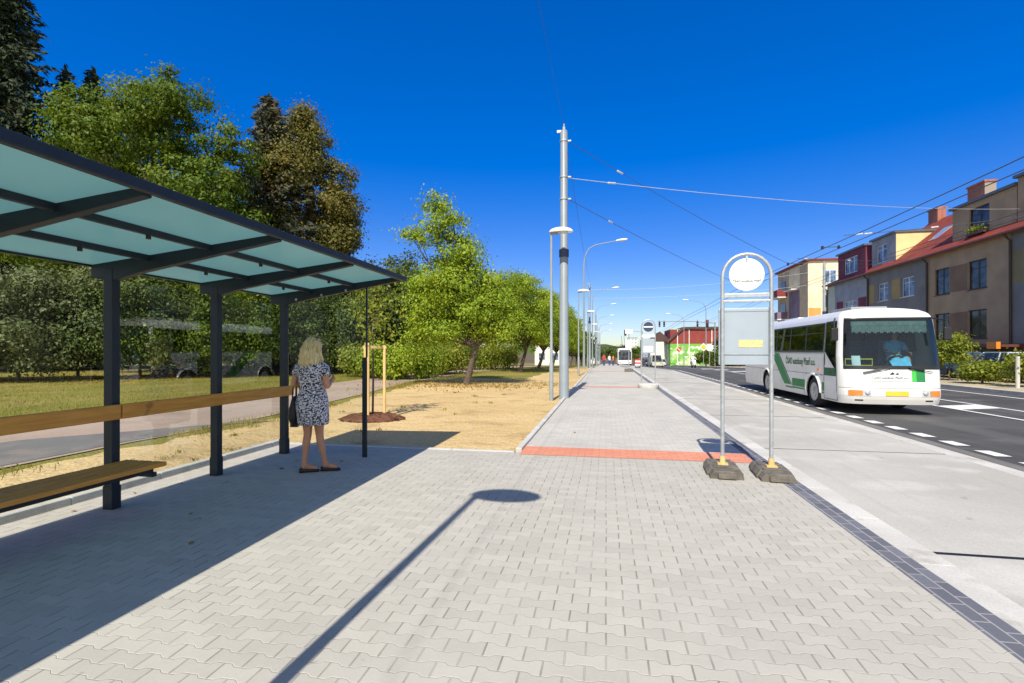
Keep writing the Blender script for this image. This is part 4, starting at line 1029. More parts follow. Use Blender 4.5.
dup(M1, (16.2, 74, gz(74)), 'wire mast on the far side of the road left of the flats', scale=(0.7, 0.7, 0.95), rz=PI)

def slim_lamp(label, loc):
    t = thing('park_lamp', label, 'street lamp', loc, 0, 'slim lamps with flat oval heads')
    q = MB(); q.lathe([(0.062, -0.05), (0.062, 1.15), (0.045, 1.2), (0.036, 5.05), (0.036, 5.12)], 18); q.build('pole', 'lamp_grey', t, smooth=True, angle=30)
    q = MB(); rr = []
    for f, z in ((0.985, 5.165), (1.0, 5.18), (0.97, 5.21), (0.8, 5.265), (0.45, 5.305), (0.1, 5.315)):
        rr.append([(0.30+0.37*f*math.cos(a), 0.21*f*math.sin(a), z) for a in [i*2*PI/32 for i in range(32)]])
    q.loft(rr, True); hd = q.build('lamp_head', 'lamp_white', t, smooth=True, angle=35)
    q = MB(); q.lathe([(0.17, 5.145), (0.17, 5.163)], 24, (0.34, 0, 0)); q.build('lamp_glass', 'clear_lens', hd, smooth=True, angle=30)
    q = MB(); q.box(-0.04, 0.2, -0.03, 0.03, 5.10, 5.163); q.build('bracket', 'lamp_grey', t)
    return t
L1 = slim_lamp('nearest slim park lamp with flat oval head, beside the thick mast', (-1.65, 15.3, -0.03))
for y, lb in ((0.28, 'slim park lamp behind the viewpoint whose shadow falls on the pavers'), (30.8, 'second slim park lamp, just beyond the thick mast'), (46.3, 'third slim park lamp along the sidewalk'), (61.8, 'fourth slim park lamp along the sidewalk'), (77, 'fifth slim park lamp far down the sidewalk')):
    dup(L1, (-1.65 if y > 1 else -1.53, y, gz(y)-0.03), lb)

def curved_lamp(label, loc, rz=0.0):
    t = thing('street_lamp', label, 'street lamp', loc, rz, 'tall street lamps with curved arms')
    q = MB(); q.tube([(0, 0, -0.05), (0, 0, 0.02), (0, 0, 1.5), (0, 0, 9.2), (0.12, 0, 9.9), (0.45, 0, 10.45), (1.0, 0, 10.75), (2.9, 0, 11.05)], [0.12, 0.12, 0.10, 0.062, 0.055, 0.048, 0.042, 0.036], 14); q.build('pole', 'lamp_grey', t, smooth=True)
    q = MB(); rr = []
    for x, w_, z0, z1 in ((2.75, 0.05, 11.0, 11.1), (2.9, 0.12, 10.98, 11.16), (3.3, 0.16, 10.99, 11.22), (3.6, 0.13, 11.03, 11.22), (3.72, 0.05, 11.08, 11.18)):
        rr.append([(x, w_*math.cos(a), (z0+z1)/2+(z1-z0)/2*math.sin(a)) for a in [i*2*PI/14 for i in range(14)]])
    q.loft(rr, True); q.build('lamp_head', 'lamp_white', t, smooth=True, angle=50)
    return t
C1 = curved_lamp('nearest tall street lamp with a curved arm reaching over the sidewalk', (-1.9, 44.2, gz(44)))
for i, y in enumerate((72, 92, 114, 138, 165)):
    dup(C1, (-1.9, y, gz(y)), ['second tall curved street lamp on the left kerb', 'third tall curved street lamp on the left kerb', 'fourth tall curved street lamp on the left kerb', 'fifth tall curved street lamp on the left kerb', 'farthest tall curved street lamp on the left kerb'][i])
for i, y in enumerate((88, 112)):
    dup(C1, (16.4, y, gz(y)), ['tall curved street lamp on the right kerb before the mural wall', 'tall curved street lamp on the right kerb beside the mural wall'][i], PI)

# ------------------------------------------------------------------ overhead wires
def wire(label, a, b_, r_=0.011, sag=0.15, mt_='wire', insul=(), n=14, cat='wire', group=None):
    a, b_ = Vector(a), Vector(b_); t = thing('overhead_wire', label, cat, tuple(a), 0, group)
    pts = [(b_-a)*f-Vector((0, 0, sag*4*f*(1-f))) for f in [i/n for i in range(n+1)]]
    q = MB(); q.tube(pts, r_, 6); q.build('cable', mt_, t, smooth=True)
    for f in insul:
        c = (b_-a)*f-Vector((0, 0, sag*4*f*(1-f))); dv = (b_-a).normalized()
        q = MB(); q.tube([c-dv*0.17, c-dv*0.13, c, c+dv*0.13, c+dv*0.17], [0.015, 0.035, 0.028, 0.035, 0.015], 8); q.build('insulator', 'insulator', t, smooth=True)
    return t
wl = ['left wire of the trolley pair over the near lane', 'right wire of the trolley pair over the near lane', 'left wire of the trolley pair over the far lane', 'right wire of the trolley pair over the far lane']
for i, x in enumerate((9.3, 9.95, 12.9, 13.5)):
    t = thing('trolley_wire', wl[i], 'wire', (x, -10, 5.95), 0, 'trolley contact wires over the road')
    q = MB(); q.tube([(0, y+10, gz(y)+(0.06*math.cos(y*0.2))) for y in range(-10, 200, 6)], 0.014 if i < 2 else 0.011, 6); q.build('cable', 'wire', t, smooth=True)
top = (-1.2, 16, 8.2)
wire('pale span wire from the thick mast across the road to the brown houses', (-1.2, 16, 7.02), (21.9, 31.5, 9.15), 0.010, 0.32, 'wire_pale', (0.06,), 24)
wire('thin wire sloping from the mast top to the near lane trolley wires', top, (9.3, 28.2, 6.05), 0.009, 0.15, insul=(0.16,))
wire('thin wire sloping from the middle of the mast to the trolley wires', (-1.2, 16, 6.35), (9.3, 37, 6.05), 0.009, 0.15, insul=(0.13,))
wire('feeder wire running back overhead from the mast top', (-1.32, 16, 8.66), (-1.32, -16, 8.66), 0.0032, 0.3)
wire('feeder wire running on from the mast top to the next mast', (-1.32, 16, 8.66), (-1.5, 47, 7.9), 0.007, 0.3)
wire('pale span wire between the second mast and the mast across the road', (-1.5, 47, 7.2), (16.2, 41.5, 7.6), 0.011, 0.4, 'wire_pale')
wire('second span wire below the pale one at the second mast', (-1.5, 47, 6.4), (16.2, 41.5, 6.6), 0.010, 0.3, 'wire_pale')
wire('span wire from the third mast to the mast across the road', (-1.5, 78, gz(78)+7), (16.2, 74, gz(74)+7.2), 0.016, 0.5, 'wire_pale')
wire('second span wire at the third mast', (-1.5, 78, gz(78)+6.2), (16.2, 74, gz(74)+6.4), 0.014, 0.4, 'wire_pale')
wire('support wire over the far lane in front of the brown house', (9.3, 22, 6.1), (21.9, 25.5, 7.9), 0.011, 0.15, insul=(0.05, 0.08, 0.3))
wire('support wire over the near lane left of the red roof', (9.3, 27, 6.1), (21.9, 38, 7.7), 0.010, 0.15, insul=(0.05, 0.3))
for i, y in enumerate((24.0, 28.2)):
    t = thing('wire_hanger', ['wire hanger clamps on the near lane trolley wires, the nearer set', 'wire hanger clamps on the near lane trolley wires, the farther set'][i], 'hanger', (9.3, y, 5.99), 0, 'hangers on the trolley wires')
    q = MB(); q.box(0, 0.65, -0.02, 0.02, 0.03, 0.06); q.build('bar', 'wire', t)
    for x in (0.0, 0.65):
        q = MB(); q.lathe([(0.05, -0.06), (0.06, 0.0), (0.05, 0.08)], 10, (x, 0, 0.02)); q.build('clamp', 'black', t)

# ------------------------------------------------------------------ bus stop signs
def foot_block(t, cx):
    q = MB()
    pr = [(-0.205, 0.0), (0.205, 0.0), (0.205, 0.035), (0.16, 0.10), (-0.16, 0.10), (-0.205, 0.035)]
    for a, b_ in ((-0.36, -0.21), (-0.205, 0.205), (0.21, 0.36)):
        s_ = 0.90 if abs(a+b_) > 0.1 else 1.0
        q.prism([(cx+x*s_, z*(0.92 if s_ < 1 else 1)) for x, z in pr], 'Y', a, b_)
    q.box(cx-0.10, cx+0.10, -0.40, -0.355, 0.01, 0.07); q.box(cx-0.10, cx+0.10, 0.355, 0.40, 0.01, 0.07)
    q.box(cx-0.13, cx+0.13, -0.206, -0.1, 0.099, 0.112); q.box(cx-0.13, cx+0.13, 0.1, 0.206, 0.099, 0.112)
    fo = q.build('rubber_foot', 'rubber', t, bevel=0.012)
    q = MB(); q.box(cx-0.06, cx+0.06, -0.05, 0.05, 0.099, 0.118); q.tube([(cx, 0, 0.11), (cx, 0, 0.2)], 0.035, 12); q.build('socket', 'stake_wood', fo)
sg1 = thing('bus_stop_sign', 'temporary bus stop sign in a grey tube frame on two rubber feet beside the kerb', 'bus stop sign', (1.69, 6.54, 0.0), R(-4), 'temporary bus stop signs')
w2 = 0.275
q = MB(); arc = [(w2*math.cos(a), 0, 2.41+w2*math.sin(a)) for a in [PI-i*PI/14 for i in range(15)]]
q.tube([(-w2, 0, 0.11), (-w2, 0, 1.2)]+arc+[(w2, 0, 1.2), (w2, 0, 0.11)], 0.023, 14); q.build('tube_frame', 'galv', sg1, smooth=True)
foot_block(sg1, -w2); foot_block(sg1, w2)
q = MB(); q.lathe([(0.195, -0.006), (0.2, -0.003), (0.2, 0.003), (0.195, 0.006)], 40, (0, 0, 2.435), 'Y'); ds = q.build('disc', 'sign_white', sg1, smooth=True, angle=30)
text('ČSAD autobusy Plzeň', 0.036, 'black_text', ds, 'lettering', (0, -0.009, 2.345), (1, 0, 0), (0, 0, 1), 0.001)
q = MB(); q.lathe([(0.008, -0.012), (0.008, 0.012)], 8, (0, 0, 2.60), 'Y'); q.box(-0.012, 0.012, -0.014, 0.008, 2.615, 2.665); q.build('disc_clip', 'galv', sg1)
q = MB(); q.box(-w2+0.02, w2-0.02, -0.012, 0.012, 2.155, 2.205); q.box(-w2+0.005, w2-0.005, -0.018, 0.018, 2.095, 2.125); q.build('cross_bar', 'galv', sg1, bevel=0.004)
q = MB(); q.box(-0.315, 0.315, 0.030, 0.050, 1.33, 2.03); q.box(-0.315, 0.315, 0.024, 0.054, 1.985, 2.02); bd = q.build('timetable_board', 'sign_panel', sg1, bevel=0.004)
q = MB(); q.box(-0.318, 0.318, 0.020, 0.034, 1.455, 1.468); q.build('board_rim', 'galv', bd)
q = MB(); q.box(-0.085, 0.185, 0.0255, 0.0292, 1.545, 1.635); q.build('paper_notice', 'panel_paper', bd)
def far_sign(label, loc, dark, rz=0.0):
    t = thing('bus_stop_sign', label, 'bus stop sign', loc, rz, 'temporary bus stop signs')
    q = MB(); w_ = 0.27
    q.tube([(-w_, 0, 0.1), (-w_, 0, 2.45)]+[(w_*math.cos(a), 0, 2.5+w_*math.sin(a)) for a in [PI-i*PI/10 for i in range(11)]]+[(w_, 0, 2.45), (w_, 0, 0.1)], 0.024, 10); q.build('tube_frame', 'galv', t, smooth=True)
    q = MB(); q.lathe([(0.20, -0.005), (0.20, 0.005)], 32, (0, 0, 2.48), 'Y'); dd = q.build('disc', 'dark_band' if dark else 'sign_white', t)
    q = MB(); q.box(-0.19, 0.19, -0.010, -0.006, 2.455, 2.505); q.build('disc_bar', 'sign_white', dd)
    q = MB(); q.box(-w_, w_, -0.012, 0.012, 2.06, 2.16); q.build('line_plate', 'sign_white', t)
    q = MB(); q.box(-w_+0.03, w_-0.03, -0.015, 0.015, 1.42, 2.0); q.build('timetable_board', 'sign_panel', t)
    q = MB(); q.box(-0.18, 0.18, -0.021, -0.016, 1.46, 1.70); q.build('paper_notice', 'sign_white', t)
    q = MB(); q.lathe([(0.40, 0.0), (0.42, 0.03), (0.42, 0.14), (0.36, 0.18), (0.10, 0.19)], 26); q.build('round_base', 'kerb_concrete', t, smooth=True, angle=35)
    return t
F2 = far_sign('bus stop sign with a dark round disc on a round concrete base', (1.69, 21.0, 0), True)
F3 = thing('bus_stop_sign', 'farther white topped bus stop sign on a dark square foot', 'bus stop sign', (1.62, 37, 0), 0, 'temporary bus stop signs')
q = MB(); q.tube([(0, 0, 0.2), (0, 0, 3.0)], 0.03, 10); q.build('pole', 'galv', F3)
q = MB(); q.box(-0.26, 0.26, -0.03, 0.0, 2.75, 3.05); q.build('top_plate', 'sign_white', F3, bevel=0.01)
q = MB(); q.box(-0.24, 0.24, -0.045, -0.03, 1.7, 2.3); q.build('timetable_board', 'sign_white', F3, bevel=0.01)
q = MB(); q.box(-0.30, 0.30, -0.25, 0.25, 0.0, 0.22); q.build('foot', 'rubber', F3, bevel=0.02)

# ------------------------------------------------------------------ coach / bus
class Shell:
    """bus skin as a function of perimeter s and height z; door side at x=0, front at y=0"""
    def __init__(S_, W_, L, rf, rr, inset, setback):
        S_.W, S_.L, S_.rf, S_.rr, S_.inset, S_.setback = W_, L, rf, rr, inset, setback
        S_.A = L-rr-rf; S_.c = PI*rf/2; S_.F = W_-2*rf; S_.cr = PI*rr/2; S_.B = W_-2*rr
        S_.total = 2*S_.A+2*S_.c+S_.F+2*S_.cr+S_.B
    def plan(S_, s):
        W_, L, rf, rr = S_.W, S_.L, S_.rf, S_.rr
        s = s % S_.total
        if s <= S_.A: return (0.0, L-rr-s)
        s -= S_.A
        if s <= S_.c: a = s/rf; return (rf-rf*math.cos(a), rf-rf*math.sin(a))
        s -= S_.c
        if s <= S_.F: return (rf+s, 0.0)
        s -= S_.F
        if s <= S_.c: a = s/rf; return (W_-rf+rf*math.sin(a), rf-rf*math.cos(a))
        s -= S_.c
        if s <= S_.A: return (W_, rf+s)
        s -= S_.A
        if s <= S_.cr: a = s/rr; return (W_-rr+rr*math.cos(a), L-rr+rr*math.sin(a))
        s -= S_.cr
        if s <= S_.B: return (W_-rr-s, L)
        s -= S_.B
        a = s/rr; return (rr-rr*math.sin(a), L-rr+rr*math.cos(a))
    def s_of_y(S_, y): return S_.L-S_.rr-y
    def P0(S_, s, z):
        x, y = S_.plan(s); i = S_.inset(z)
        kx = 1-i/(S_.W/2); ky = 1-0.6*i/(S_.L/2)
        x = S_.W/2+(x-S_.W/2)*kx; y = S_.L/2+(y-S_.L/2)*ky
        f = max(0.0, 1-y/1.5); y += S_.setback(z)*f*f
        # bowed front
        f2 = max(0.0, 1-y/0.8); y += 0.10*((x-S_.W/2)/(S_.W/2))**2*f2
        return Vector((x, y, z))
    def P(S_, s, z, off=0.0):
        p = S_.P0(s, z)
        if off:
            e = 0.01; t = S_.P0(s+e, z)-S_.P0(s-e, z); u = S_.P0(s, z+e)-S_.P0(s, z-e)
            n_ = t.cross(u).normalized(); p = p+n_*off
        return p
    def patch(S_, mb, s0, s1, z0, z1, off, ns=None, nz=None, k=None):
        ns = ns or max(1, int((s1-s0)/0.12)); nz = nz or max(1, int((z1-z0)/0.15))
        vs = [S_.P(s0+(s1-s0)*i/ns, z0+(z1-z0)*j/nz, off) for j in range(nz+1) for i in range(ns+1)]
        mb.raw(vs, [(j*(ns+1)+i, j*(ns+1)+i+1, (j+1)*(ns+1)+i+1, (j+1)*(ns+1)+i) for j in range(nz) for i in range(ns)], k)
    def frame(S_, mb, s0, s1, z0, z1, w_, off):
        S_.patch(mb, s0-w_, s1+w_, z0-w_, z0, off, nz=1); S_.patch(mb, s0-w_, s1+w_, z1, z1+w_, off, nz=1)
        S_.patch(mb, s0-w_, s0, z0, z1, off, ns=1); S_.patch(mb, s1, s1+w_, z0, z1, off, ns=1)
    def body(S_, mb, sb, zb, holes):
        for a, b_ in zip(sb[:-1], sb[1:]):
            for c, d_ in zip(zb[:-1], zb[1:]):
                ms, mz = (a+b_)/2, (c+d_)/2
                if any(h[0] < ms < h[1] and h[2] < mz < h[3] for h in holes): continue
                mb.face([S_.P(a, c), S_.P(b_, c), S_.P(b_, d_), S_.P(a, d_)])
        top = zb[-1]; mb.face([S_.P(s, top) for s in sb[:-1]]); mb.face([S_.P(s, zb[0]) for s in reversed(sb[:-1])])
def lin(x, xs, ys): return float(np.interp(x, xs, ys))

BW, BL = 2.36, 9.55
sh = Shell(BW, BL, 0.42, 0.25,
           lambda z: lin(z, [0.28, 0.5, 0.9, 1.5, 2.45, 2.56, 2.65, 2.72, 2.765, 2.785], [0.03, 0.0, 0.0, 0.0, 0.075, 0.11, 0.17, 0.29, 0.55, 0.80]),
           lambda z: lin(z, [0.28, 0.45, 0.60, 0.72, 1.05, 2.45, 2.6, 2.785], [0.05, 0.0, 0.0, 0.03, 0.06, 0.30, 0.36, 0.75]))
bus = thing('coach_bus', 'white and green regional bus pulling past with its headlights towards us', 'bus', (6.02, 14.15, RZ+0.003), 0)
A, c_, F_ = sh.A, sh.c, sh.F
sA = sh.s_of_y
front_mid = A+c_+F_/2
wy = (2.02, 6.35)                                                   # wheel centres along y
zb = [0.28, 0.40, 0.5, 0.62, 0.72, 0.98, 1.08, 1.21, 1.3, 1.5, 1.62, 1.9, 2.2, 2.42, 2.49, 2.56, 2.61, 2.65, 2.69, 2.72, 2.745, 2.765, 2.785]
ws = (A+c_*0.40, A+c_+F_+c_*0.60)                                    # windscreen
dw = (sA(1.22), sA(0.47))                                           # door window
sw = (sA(9.05), sA(1.32))                                           # side windows
A2 = A+2*c_+F_
sw2 = (A2+0.95, A2+8.6)
ar = [(sA(y)-0.56, sA(y)+0.56) for y in wy]
ar2 = [(A2+(y-0.42)-0.56, A2+(y-0.42)+0.56) for y in wy]
holes = [(ws[0], ws[1], 1.21, 2.49), (dw[0], dw[1], 1.08, 2.42), (sw[0], sw[1], 1.62, 2.42), (sw2[0], sw2[1], 1.62, 2.42)]
holes += [(a, b_, 0.0, 0.98) for a, b_ in ar+ar2]
br_ = set([0.0, A, A+c_, A+c_+F_, A2, A2+A, sh.total]+[q for h in holes for q in h[:2]])
br_ |= set(A+c_*i/8 for i in range(9)) | set(A+c_+F_+c_*i/8 for i in range(9)) | set(A+c_+F_*i/6 for i in range(7))
br_ |= set(A2+A+sh.cr*i/5 for i in range(6)) | set(A2+A+sh.cr+sh.B+sh.cr*i/5 for i in range(6)) | set(i*0.5 for i in range(int(A/0.5)))
sb = sorted(br_); sb = [s for i, s in enumerate(sb) if i == 0 or s-sb[i-1] > 1e-4]
mb = MB(); sh.body(mb, sb, zb, holes)
# wheel arch fillers with a round cut-out
def arch(mb, s0, s1, ztop=0.98, r_=0.505, zc=0.45):
    m_ = (s0+s1)/2; n_ = 18
    for i in range(n_):
        q = []
        for a in (PI*i/n_, PI*(i+1)/n_):
            ca, sa_ = math.cos(a), math.sin(a)
            f = min((0.56)/max(1e-6, abs(ca)), (ztop-zc)/max(1e-6, sa_))
            q.append(((m_-ca*r_, zc+sa_*r_), (m_-ca*f, zc+sa_*f)))
        mb.face([sh.P(*q[0][0]), sh.P(*q[1][0]), sh.P(*q[1][1]), sh.P(*q[0][1])])
    for sg_ in (-1, 1):
        a0, a1 = sorted((m_+sg_*r_, m_+sg_*0.56))
        mb.face([sh.P(a0, 0.28), sh.P(a1, 0.28), sh.P(a1, zc), sh.P(a0, zc)])
for a, b_ in ar+ar2: arch(mb, a, b_)
mb.build('body', 'bus_white', bus, smooth=True, angle=28)
for i, (a, b_) in enumerate(ar+ar2):
    m_ = (a+b_)/2; q = MB()
    q.tube([sh.P(m_-0.515*math.cos(t), 0.45+0.515*math.sin(t), 0.012) for t in [PI*j/18 for j in range(19)]], 0.032, 8)
    q.build('wheel_arch', 'bus_white', bus, smooth=True)
# dark inner wheel boxes and interior tub
q = MB()
for y in wy: q.box(0.30, BW-0.30, y-0.56, y+0.56, 0.30, 1.0)
q.box(0.10, BW-0.10, 0.5, BL-0.2, 0.88, 0.94)
q.box(0.10, BW-0.10, BL-0.30, BL-0.22, 0.94, 2.4)
q.box(0.3, BW-0.3, 0.30, 0.50, 0.6, 1.10)
q.build('interior', 'interior', bus)
for y in wy:
    for x, sg_ in ((0.03, -1), (BW-0.03, 1)):
        wt = MB(); wt.lathe([(0.27, 0.0), (0.40, 0.0), (0.435, 0.03*-sg_), (0.45, 0.07*-sg_), (0.45, 0.2*-sg_), (0.42, 0.24*-sg_), (0.27, 0.24*-sg_)], 32, (x, y, 0.447), 'X')
        wo = wt.build('wheel', 'tyre', bus, smooth=True, angle=35)
        rm = MB(); rm.lathe([(0.27, 0.004*sg_), (0.262, 0.012*sg_), (0.235, -0.03*sg_), (0.17, -0.02*sg_), (0.15, 0.02*sg_), (0.07, 0.028*sg_), (0.06, 0.05*sg_), (0.01, 0.055*sg_)], 28, (x, y, 0.447), 'X')
        for j in range(8):
            a = j*PI/4; rm.lathe([(0.014, 0.0), (0.014, 0.03*sg_)], 6, (x-0.008*sg_, y+0.12*math.cos(a), 0.447+0.12*math.sin(a)), 'X')
        rm.build('rim', 'rim', wo, smooth=True, angle=35)
# windscreen
q = MB(); sh.patch(q, ws[0]+0.0, ws[1]-0.0, 1.21, 2.49, 0.004, 30, 8); wsg = q.build('windscreen', 'windscreen_glass', bus, smooth=True)
q = MB(); sh.frame(q, ws[0]+0.035, ws[1]-0.03, 1.26, 2.475, 0.03, 0.008); sh.patch(q, ws[0], ws[1], 1.17, 1.26, 0.009, 30, 1); q.build('windscreen_seal', 'trim_black', wsg, smooth=True)
# fringe band inside the top of the windscreen
q = MB(); nb = 46
for i in range(nb):
    s0 = ws[0]+0.22+(ws[1]-ws[0]-0.44)*i/nb; s1 = ws[0]+0.22+(ws[1]-ws[0]-0.44)*(i+0.86)/nb
    sh.patch(q, s0, s1, 2.13+0.02*math.sin(i*1.7), 2.40, -0.06, 1, 2)
sh.patch(q, ws[0]+0.2, ws[1]-0.2, 2.31, 2.42, -0.055, 24, 1)
q.build('curtain_band', 'curtain', bus)
# side windows: panes and dark pillars
edges = [9.05, 8.1, 6.7, 5.3, 3.95, 2.62, 1.32]
for a, b_ in zip(edges[:-1], edges[1:]):
    q = MB(); sh.patch(q, sA(a)+0.02, sA(b_)-0.02, 1.63, 2.41, 0.003); wn_ = q.build('window', 'bus_glass', bus, smooth=True)
    q = MB(); sh.frame(q, sA(a)+0.05, sA(b_)-0.05, 1.66, 2.38, 0.05, 0.008)
    if a not in (9.05,): sh.patch(q, sA(a)+0.05, sA(b_)-0.05, 2.14, 2.165, 0.008, nz=1)
    q.build('window_frame', 'trim_black', wn_, smooth=True)
q = MB(); sh.patch(q, sw2[0], sw2[1], 1.62, 2.42, 0.003, nz=3); wn_ = q.build('window', 'bus_glass', bus, smooth=True)
q = MB(); sh.frame(q, sw2[0]+0.03, sw2[1]-0.03, 1.66, 2.38, 0.05, 0.006)
for i in range(1, 6): sh.patch(q, sw2[0]+i*1.3-0.03, sw2[0]+i*1.3+0.03, 1.66, 2.38, 0.006, 1, 2)
q.build('window_frame', 'trim_black', wn_, smooth=True)
# front door
q = MB(); sh.patch(q, sA(1.27), sA(0.43), 0.33, 1.08, 0.004); dr_ = q.build('door', 'bus_white', bus, smooth=True)
q = MB()
for s in (sA(1.27), sA(0.43)): sh.patch(q, s-0.012, s+0.012, 0.32, 2.45, 0.0075, 1, 8)
sh.patch(q, sA(1.27), sA(0.43), 0.315, 0.335, 0.0075, nz=1); q.build('door_seal', 'trim_black', dr_)
q = MB(); sh.patch(q, dw[0], dw[1], 1.08, 2.42, 0.003); dg_ = q.build('door_window', 'bus_glass', dr_, smooth=True)
q = MB(); sh.frame(q, dw[0]+0.03, dw[1]-0.03, 1.10, 2.40, 0.05, 0.006); q.build('door_window_seal', 'trim_black', dr_)
tri = MB(); tri.face([sh.P(sA(1.22), 1.08, 0.009), sh.P(sA(0.47), 1.08, 0.009), sh.P(sA(0.47), 1.12, 0.009), sh.P(sA(0.85), 1.36, 0.009), sh.P(sA(1.22), 1.62, 0.009)]); tri.build('door_panel', 'bus_white', dr_)
q = MB(); sh.patch(q, sA(1.25), sA(0.45), 0.96, 1.18, 0.0105, nz=1); q.build('door_stripe', 'bus_green_dark', dr_)
q = MB(); q.box(-0.012, -0.004, 0.78, 0.92, 1.02, 1.08); q.build('door_handle', 'trim_black', dr_)
# middle panel, seams, stripes on the door side
q = MB()
for z in (0.955,): sh.patch(q, sA(9.2), sA(1.3), z, z+0.02, 0.004, nz=1)
for y in (5.55, 4.75, 7.1, 8.2, 2.72): sh.patch(q, sA(y)-0.006, sA(y)+0.006, 0.30, 1.6 if y in (5.55, 4.75) else 0.955, 0.003, 1, 4)
sh.patch(q, sA(9.2), sA(1.3), 1.57, 1.62, 0.005, nz=1)
q.build('panel_seam', 'bus_grey', bus)
gs = MB()
def slanted(mb, y_top0, y_top1, y_bot0, y_bot1, zt, zbm, off=0.0045):
    n_ = 6
    for i in range(n_):
        f0, f1 = i/n_, (i+1)/n_
        z0, z1 = zt+(zbm-zt)*f0, zt+(zbm-zt)*f1
        a0, a1 = y_top0+(y_bot0-y_top0)*f0, y_top1+(y_bot1-y_top1)*f0
        b0, b1 = y_top0+(y_bot0-y_top0)*f1, y_top1+(y_bot1-y_top1)*f1
        mb.face([sh.P(sA(a0), z0, off), sh.P(sA(a1), z0, off), sh.P(sA(b1), z1, off), sh.P(sA(b0), z1, off)])
slanted(gs, 5.80, 5.10, 4.30, 3.72, 1.56, 0.42); gs.build('diagonal_stripe', 'bus_green', bus)
q = MB(); slanted(q, 5.06, 4.98, 3.68, 3.60, 1.56, 0.42); q.build('thin_stripe', 'bus_green_dark', bus)
q = MB(); sh.patch(q, sA(3.72), sA(2.66), 0.44, 0.76, 0.0045); sh.patch(q, sA(1.42), sA(1.29), 0.44, 0.76, 0.0045); q.build('lower_stripe', 'bus_green', bus)
text('ČSAD autobusy Plzeň a.s.', 0.29, 'bus_green_dark', bus, 'lettering', (-0.011, 3.08, 1.22), (0, -1, 0), (0, 0, 1), 0.001, xs=0.80, bold=0.003)
q = MB(); q.box(-0.03, -0.004, 1.55, 1.66, 1.08, 1.13); q.box(-0.02, -0.004, 6.9, 6.98, 1.08, 1.12); q.build('side_marker', 'orange_lens', bus)
# front details
q = MB(); sh.patch(q, A+c_*0.12, A+c_+F_+c_*0.88, 0.685, 0.70, 0.004, 26, 1); sh.patch(q, front_mid-0.55, front_mid+0.45, 0.86, 0.872, 0.004, 8, 1); q.build('front_seam', 'bus_grey', bus)
for sg_ in (-1, 1):
    s = front_mid+sg_*0.80
    q = MB(); sh.patch(q, s-0.23, s+0.23, 0.49, 0.64, 0.004, 8, 1); hl = q.build('headlight', 'clear_lens', bus, smooth=True)
    so_ = s+sg_*0.11
    q = MB(); sh.patch(q, so_-0.15, so_+0.15, 0.50, 0.63, 0.010, 8, 1); q.build('indicator', 'orange_lens', hl, smooth=True)
    si = s-sg_*0.15
    q = MB(); pc = sh.P(si, 0.565, 0.0); q.ell((pc.x, pc.y-0.012, pc.z), (0.055, 0.02, 0.055)); q.build('lamp', 'rim', hl, smooth=True)
    q = MB(); sh.patch(q, s-0.13, s+0.05, 0.365, 0.40, 0.004, 4, 1); q.build('fog_slot', 'trim_black', bus)
q = MB(); sh.patch(q, front_mid-0.26, front_mid+0.26, 0.50, 0.62, 0.010, 4, 1); npl = q.build('number_plate', 'plate_yellow', bus)
q = MB(); sh.patch(q, front_mid+0.36, front_mid+0.66, 0.86, 1.15, 0.006, 5, 2, 0); sh.patch(q, front_mid+0.46, front_mid+0.66, 0.86, 1.15, 0.0085, 4, 2, 1); q.build('green_square', ['bus_green_light', 'bus_green'], bus)
fy = sh.P(front_mid-0.2, 0.95).y
text('ČSAD autobusy Plzeň a.s.', 0.090, 'bus_green_dark', bus, 'lettering', (BW/2-0.14, fy-0.020, 0.935), (1, 0, 0), (0, 0, 1), 0.0005, xs=0.86, bold=0.0)
q = MB()
for x0, pts in ((0, [(-0.13, 1.05), (-0.06, 1.105), (-0.01, 1.05)]), (0, [(0.0, 1.05), (0.045, 1.085), (0.10, 1.05)])):
    q.prism([(BW/2-0.02+a, b_) for a, b_ in pts], 'Y', fy-0.017, fy-0.010)
q.build('mountain_emblem', 'black', bus)
for s0, s1, z0, z1 in ((front_mid-0.12, front_mid-0.72, 1.20, 1.07), (front_mid+0.82, front_mid+0.30, 1.10, 1.19)):
    q = MB(); q.tube([sh.P(s0+(s1-s0)*f, z0+(z1-z0)*f, 0.045) for f in (0, .25, .5, .75, 1)], 0.012, 6); q.tube([sh.P(s0+(s1-s0)*f, z0+(z1-z0)*f+0.02, 0.03) for f in (0.35, .6, 1.02)], 0.016, 6); q.build('wiper', 'trim_black', bus)
for x, sg_ in ((-0.19, -1), (BW-0.09, 1)):
    q = MB(); ym = 0.16 if sg_ < 0 else -0.02; q.box(x-0.085, x+0.085, ym-0.04, ym+0.04, 1.90, 2.24); mi = q.build('mirror', 'trim_black', bus, bevel=0.03, bseg=3)
    q = MB(); q.tube([(x-sg_*0.14, 0.46, 2.50), (x, ym+0.03, 2.40), (x, ym, 2.2)], 0.018, 8); q.build('mirror_arm', 'trim_black', mi)
    q = MB(); q.box(x-0.072, x+0.072, ym+0.041, ym+0.044, 1.93, 2.21); q.build('mirror_glass', 'clear_lens', mi)
q = MB(); q.box(0.65, 1.55, 1.2, 2.4, 2.76, 2.86); q.build('roof_hatch', 'bus_grey', bus, bevel=0.02)
q = MB(); q.box(0.7, 1.6, 5.2, 6.6, 2.76, 2.83); q.build('roof_hatch', 'bus_white', bus, bevel=0.02)
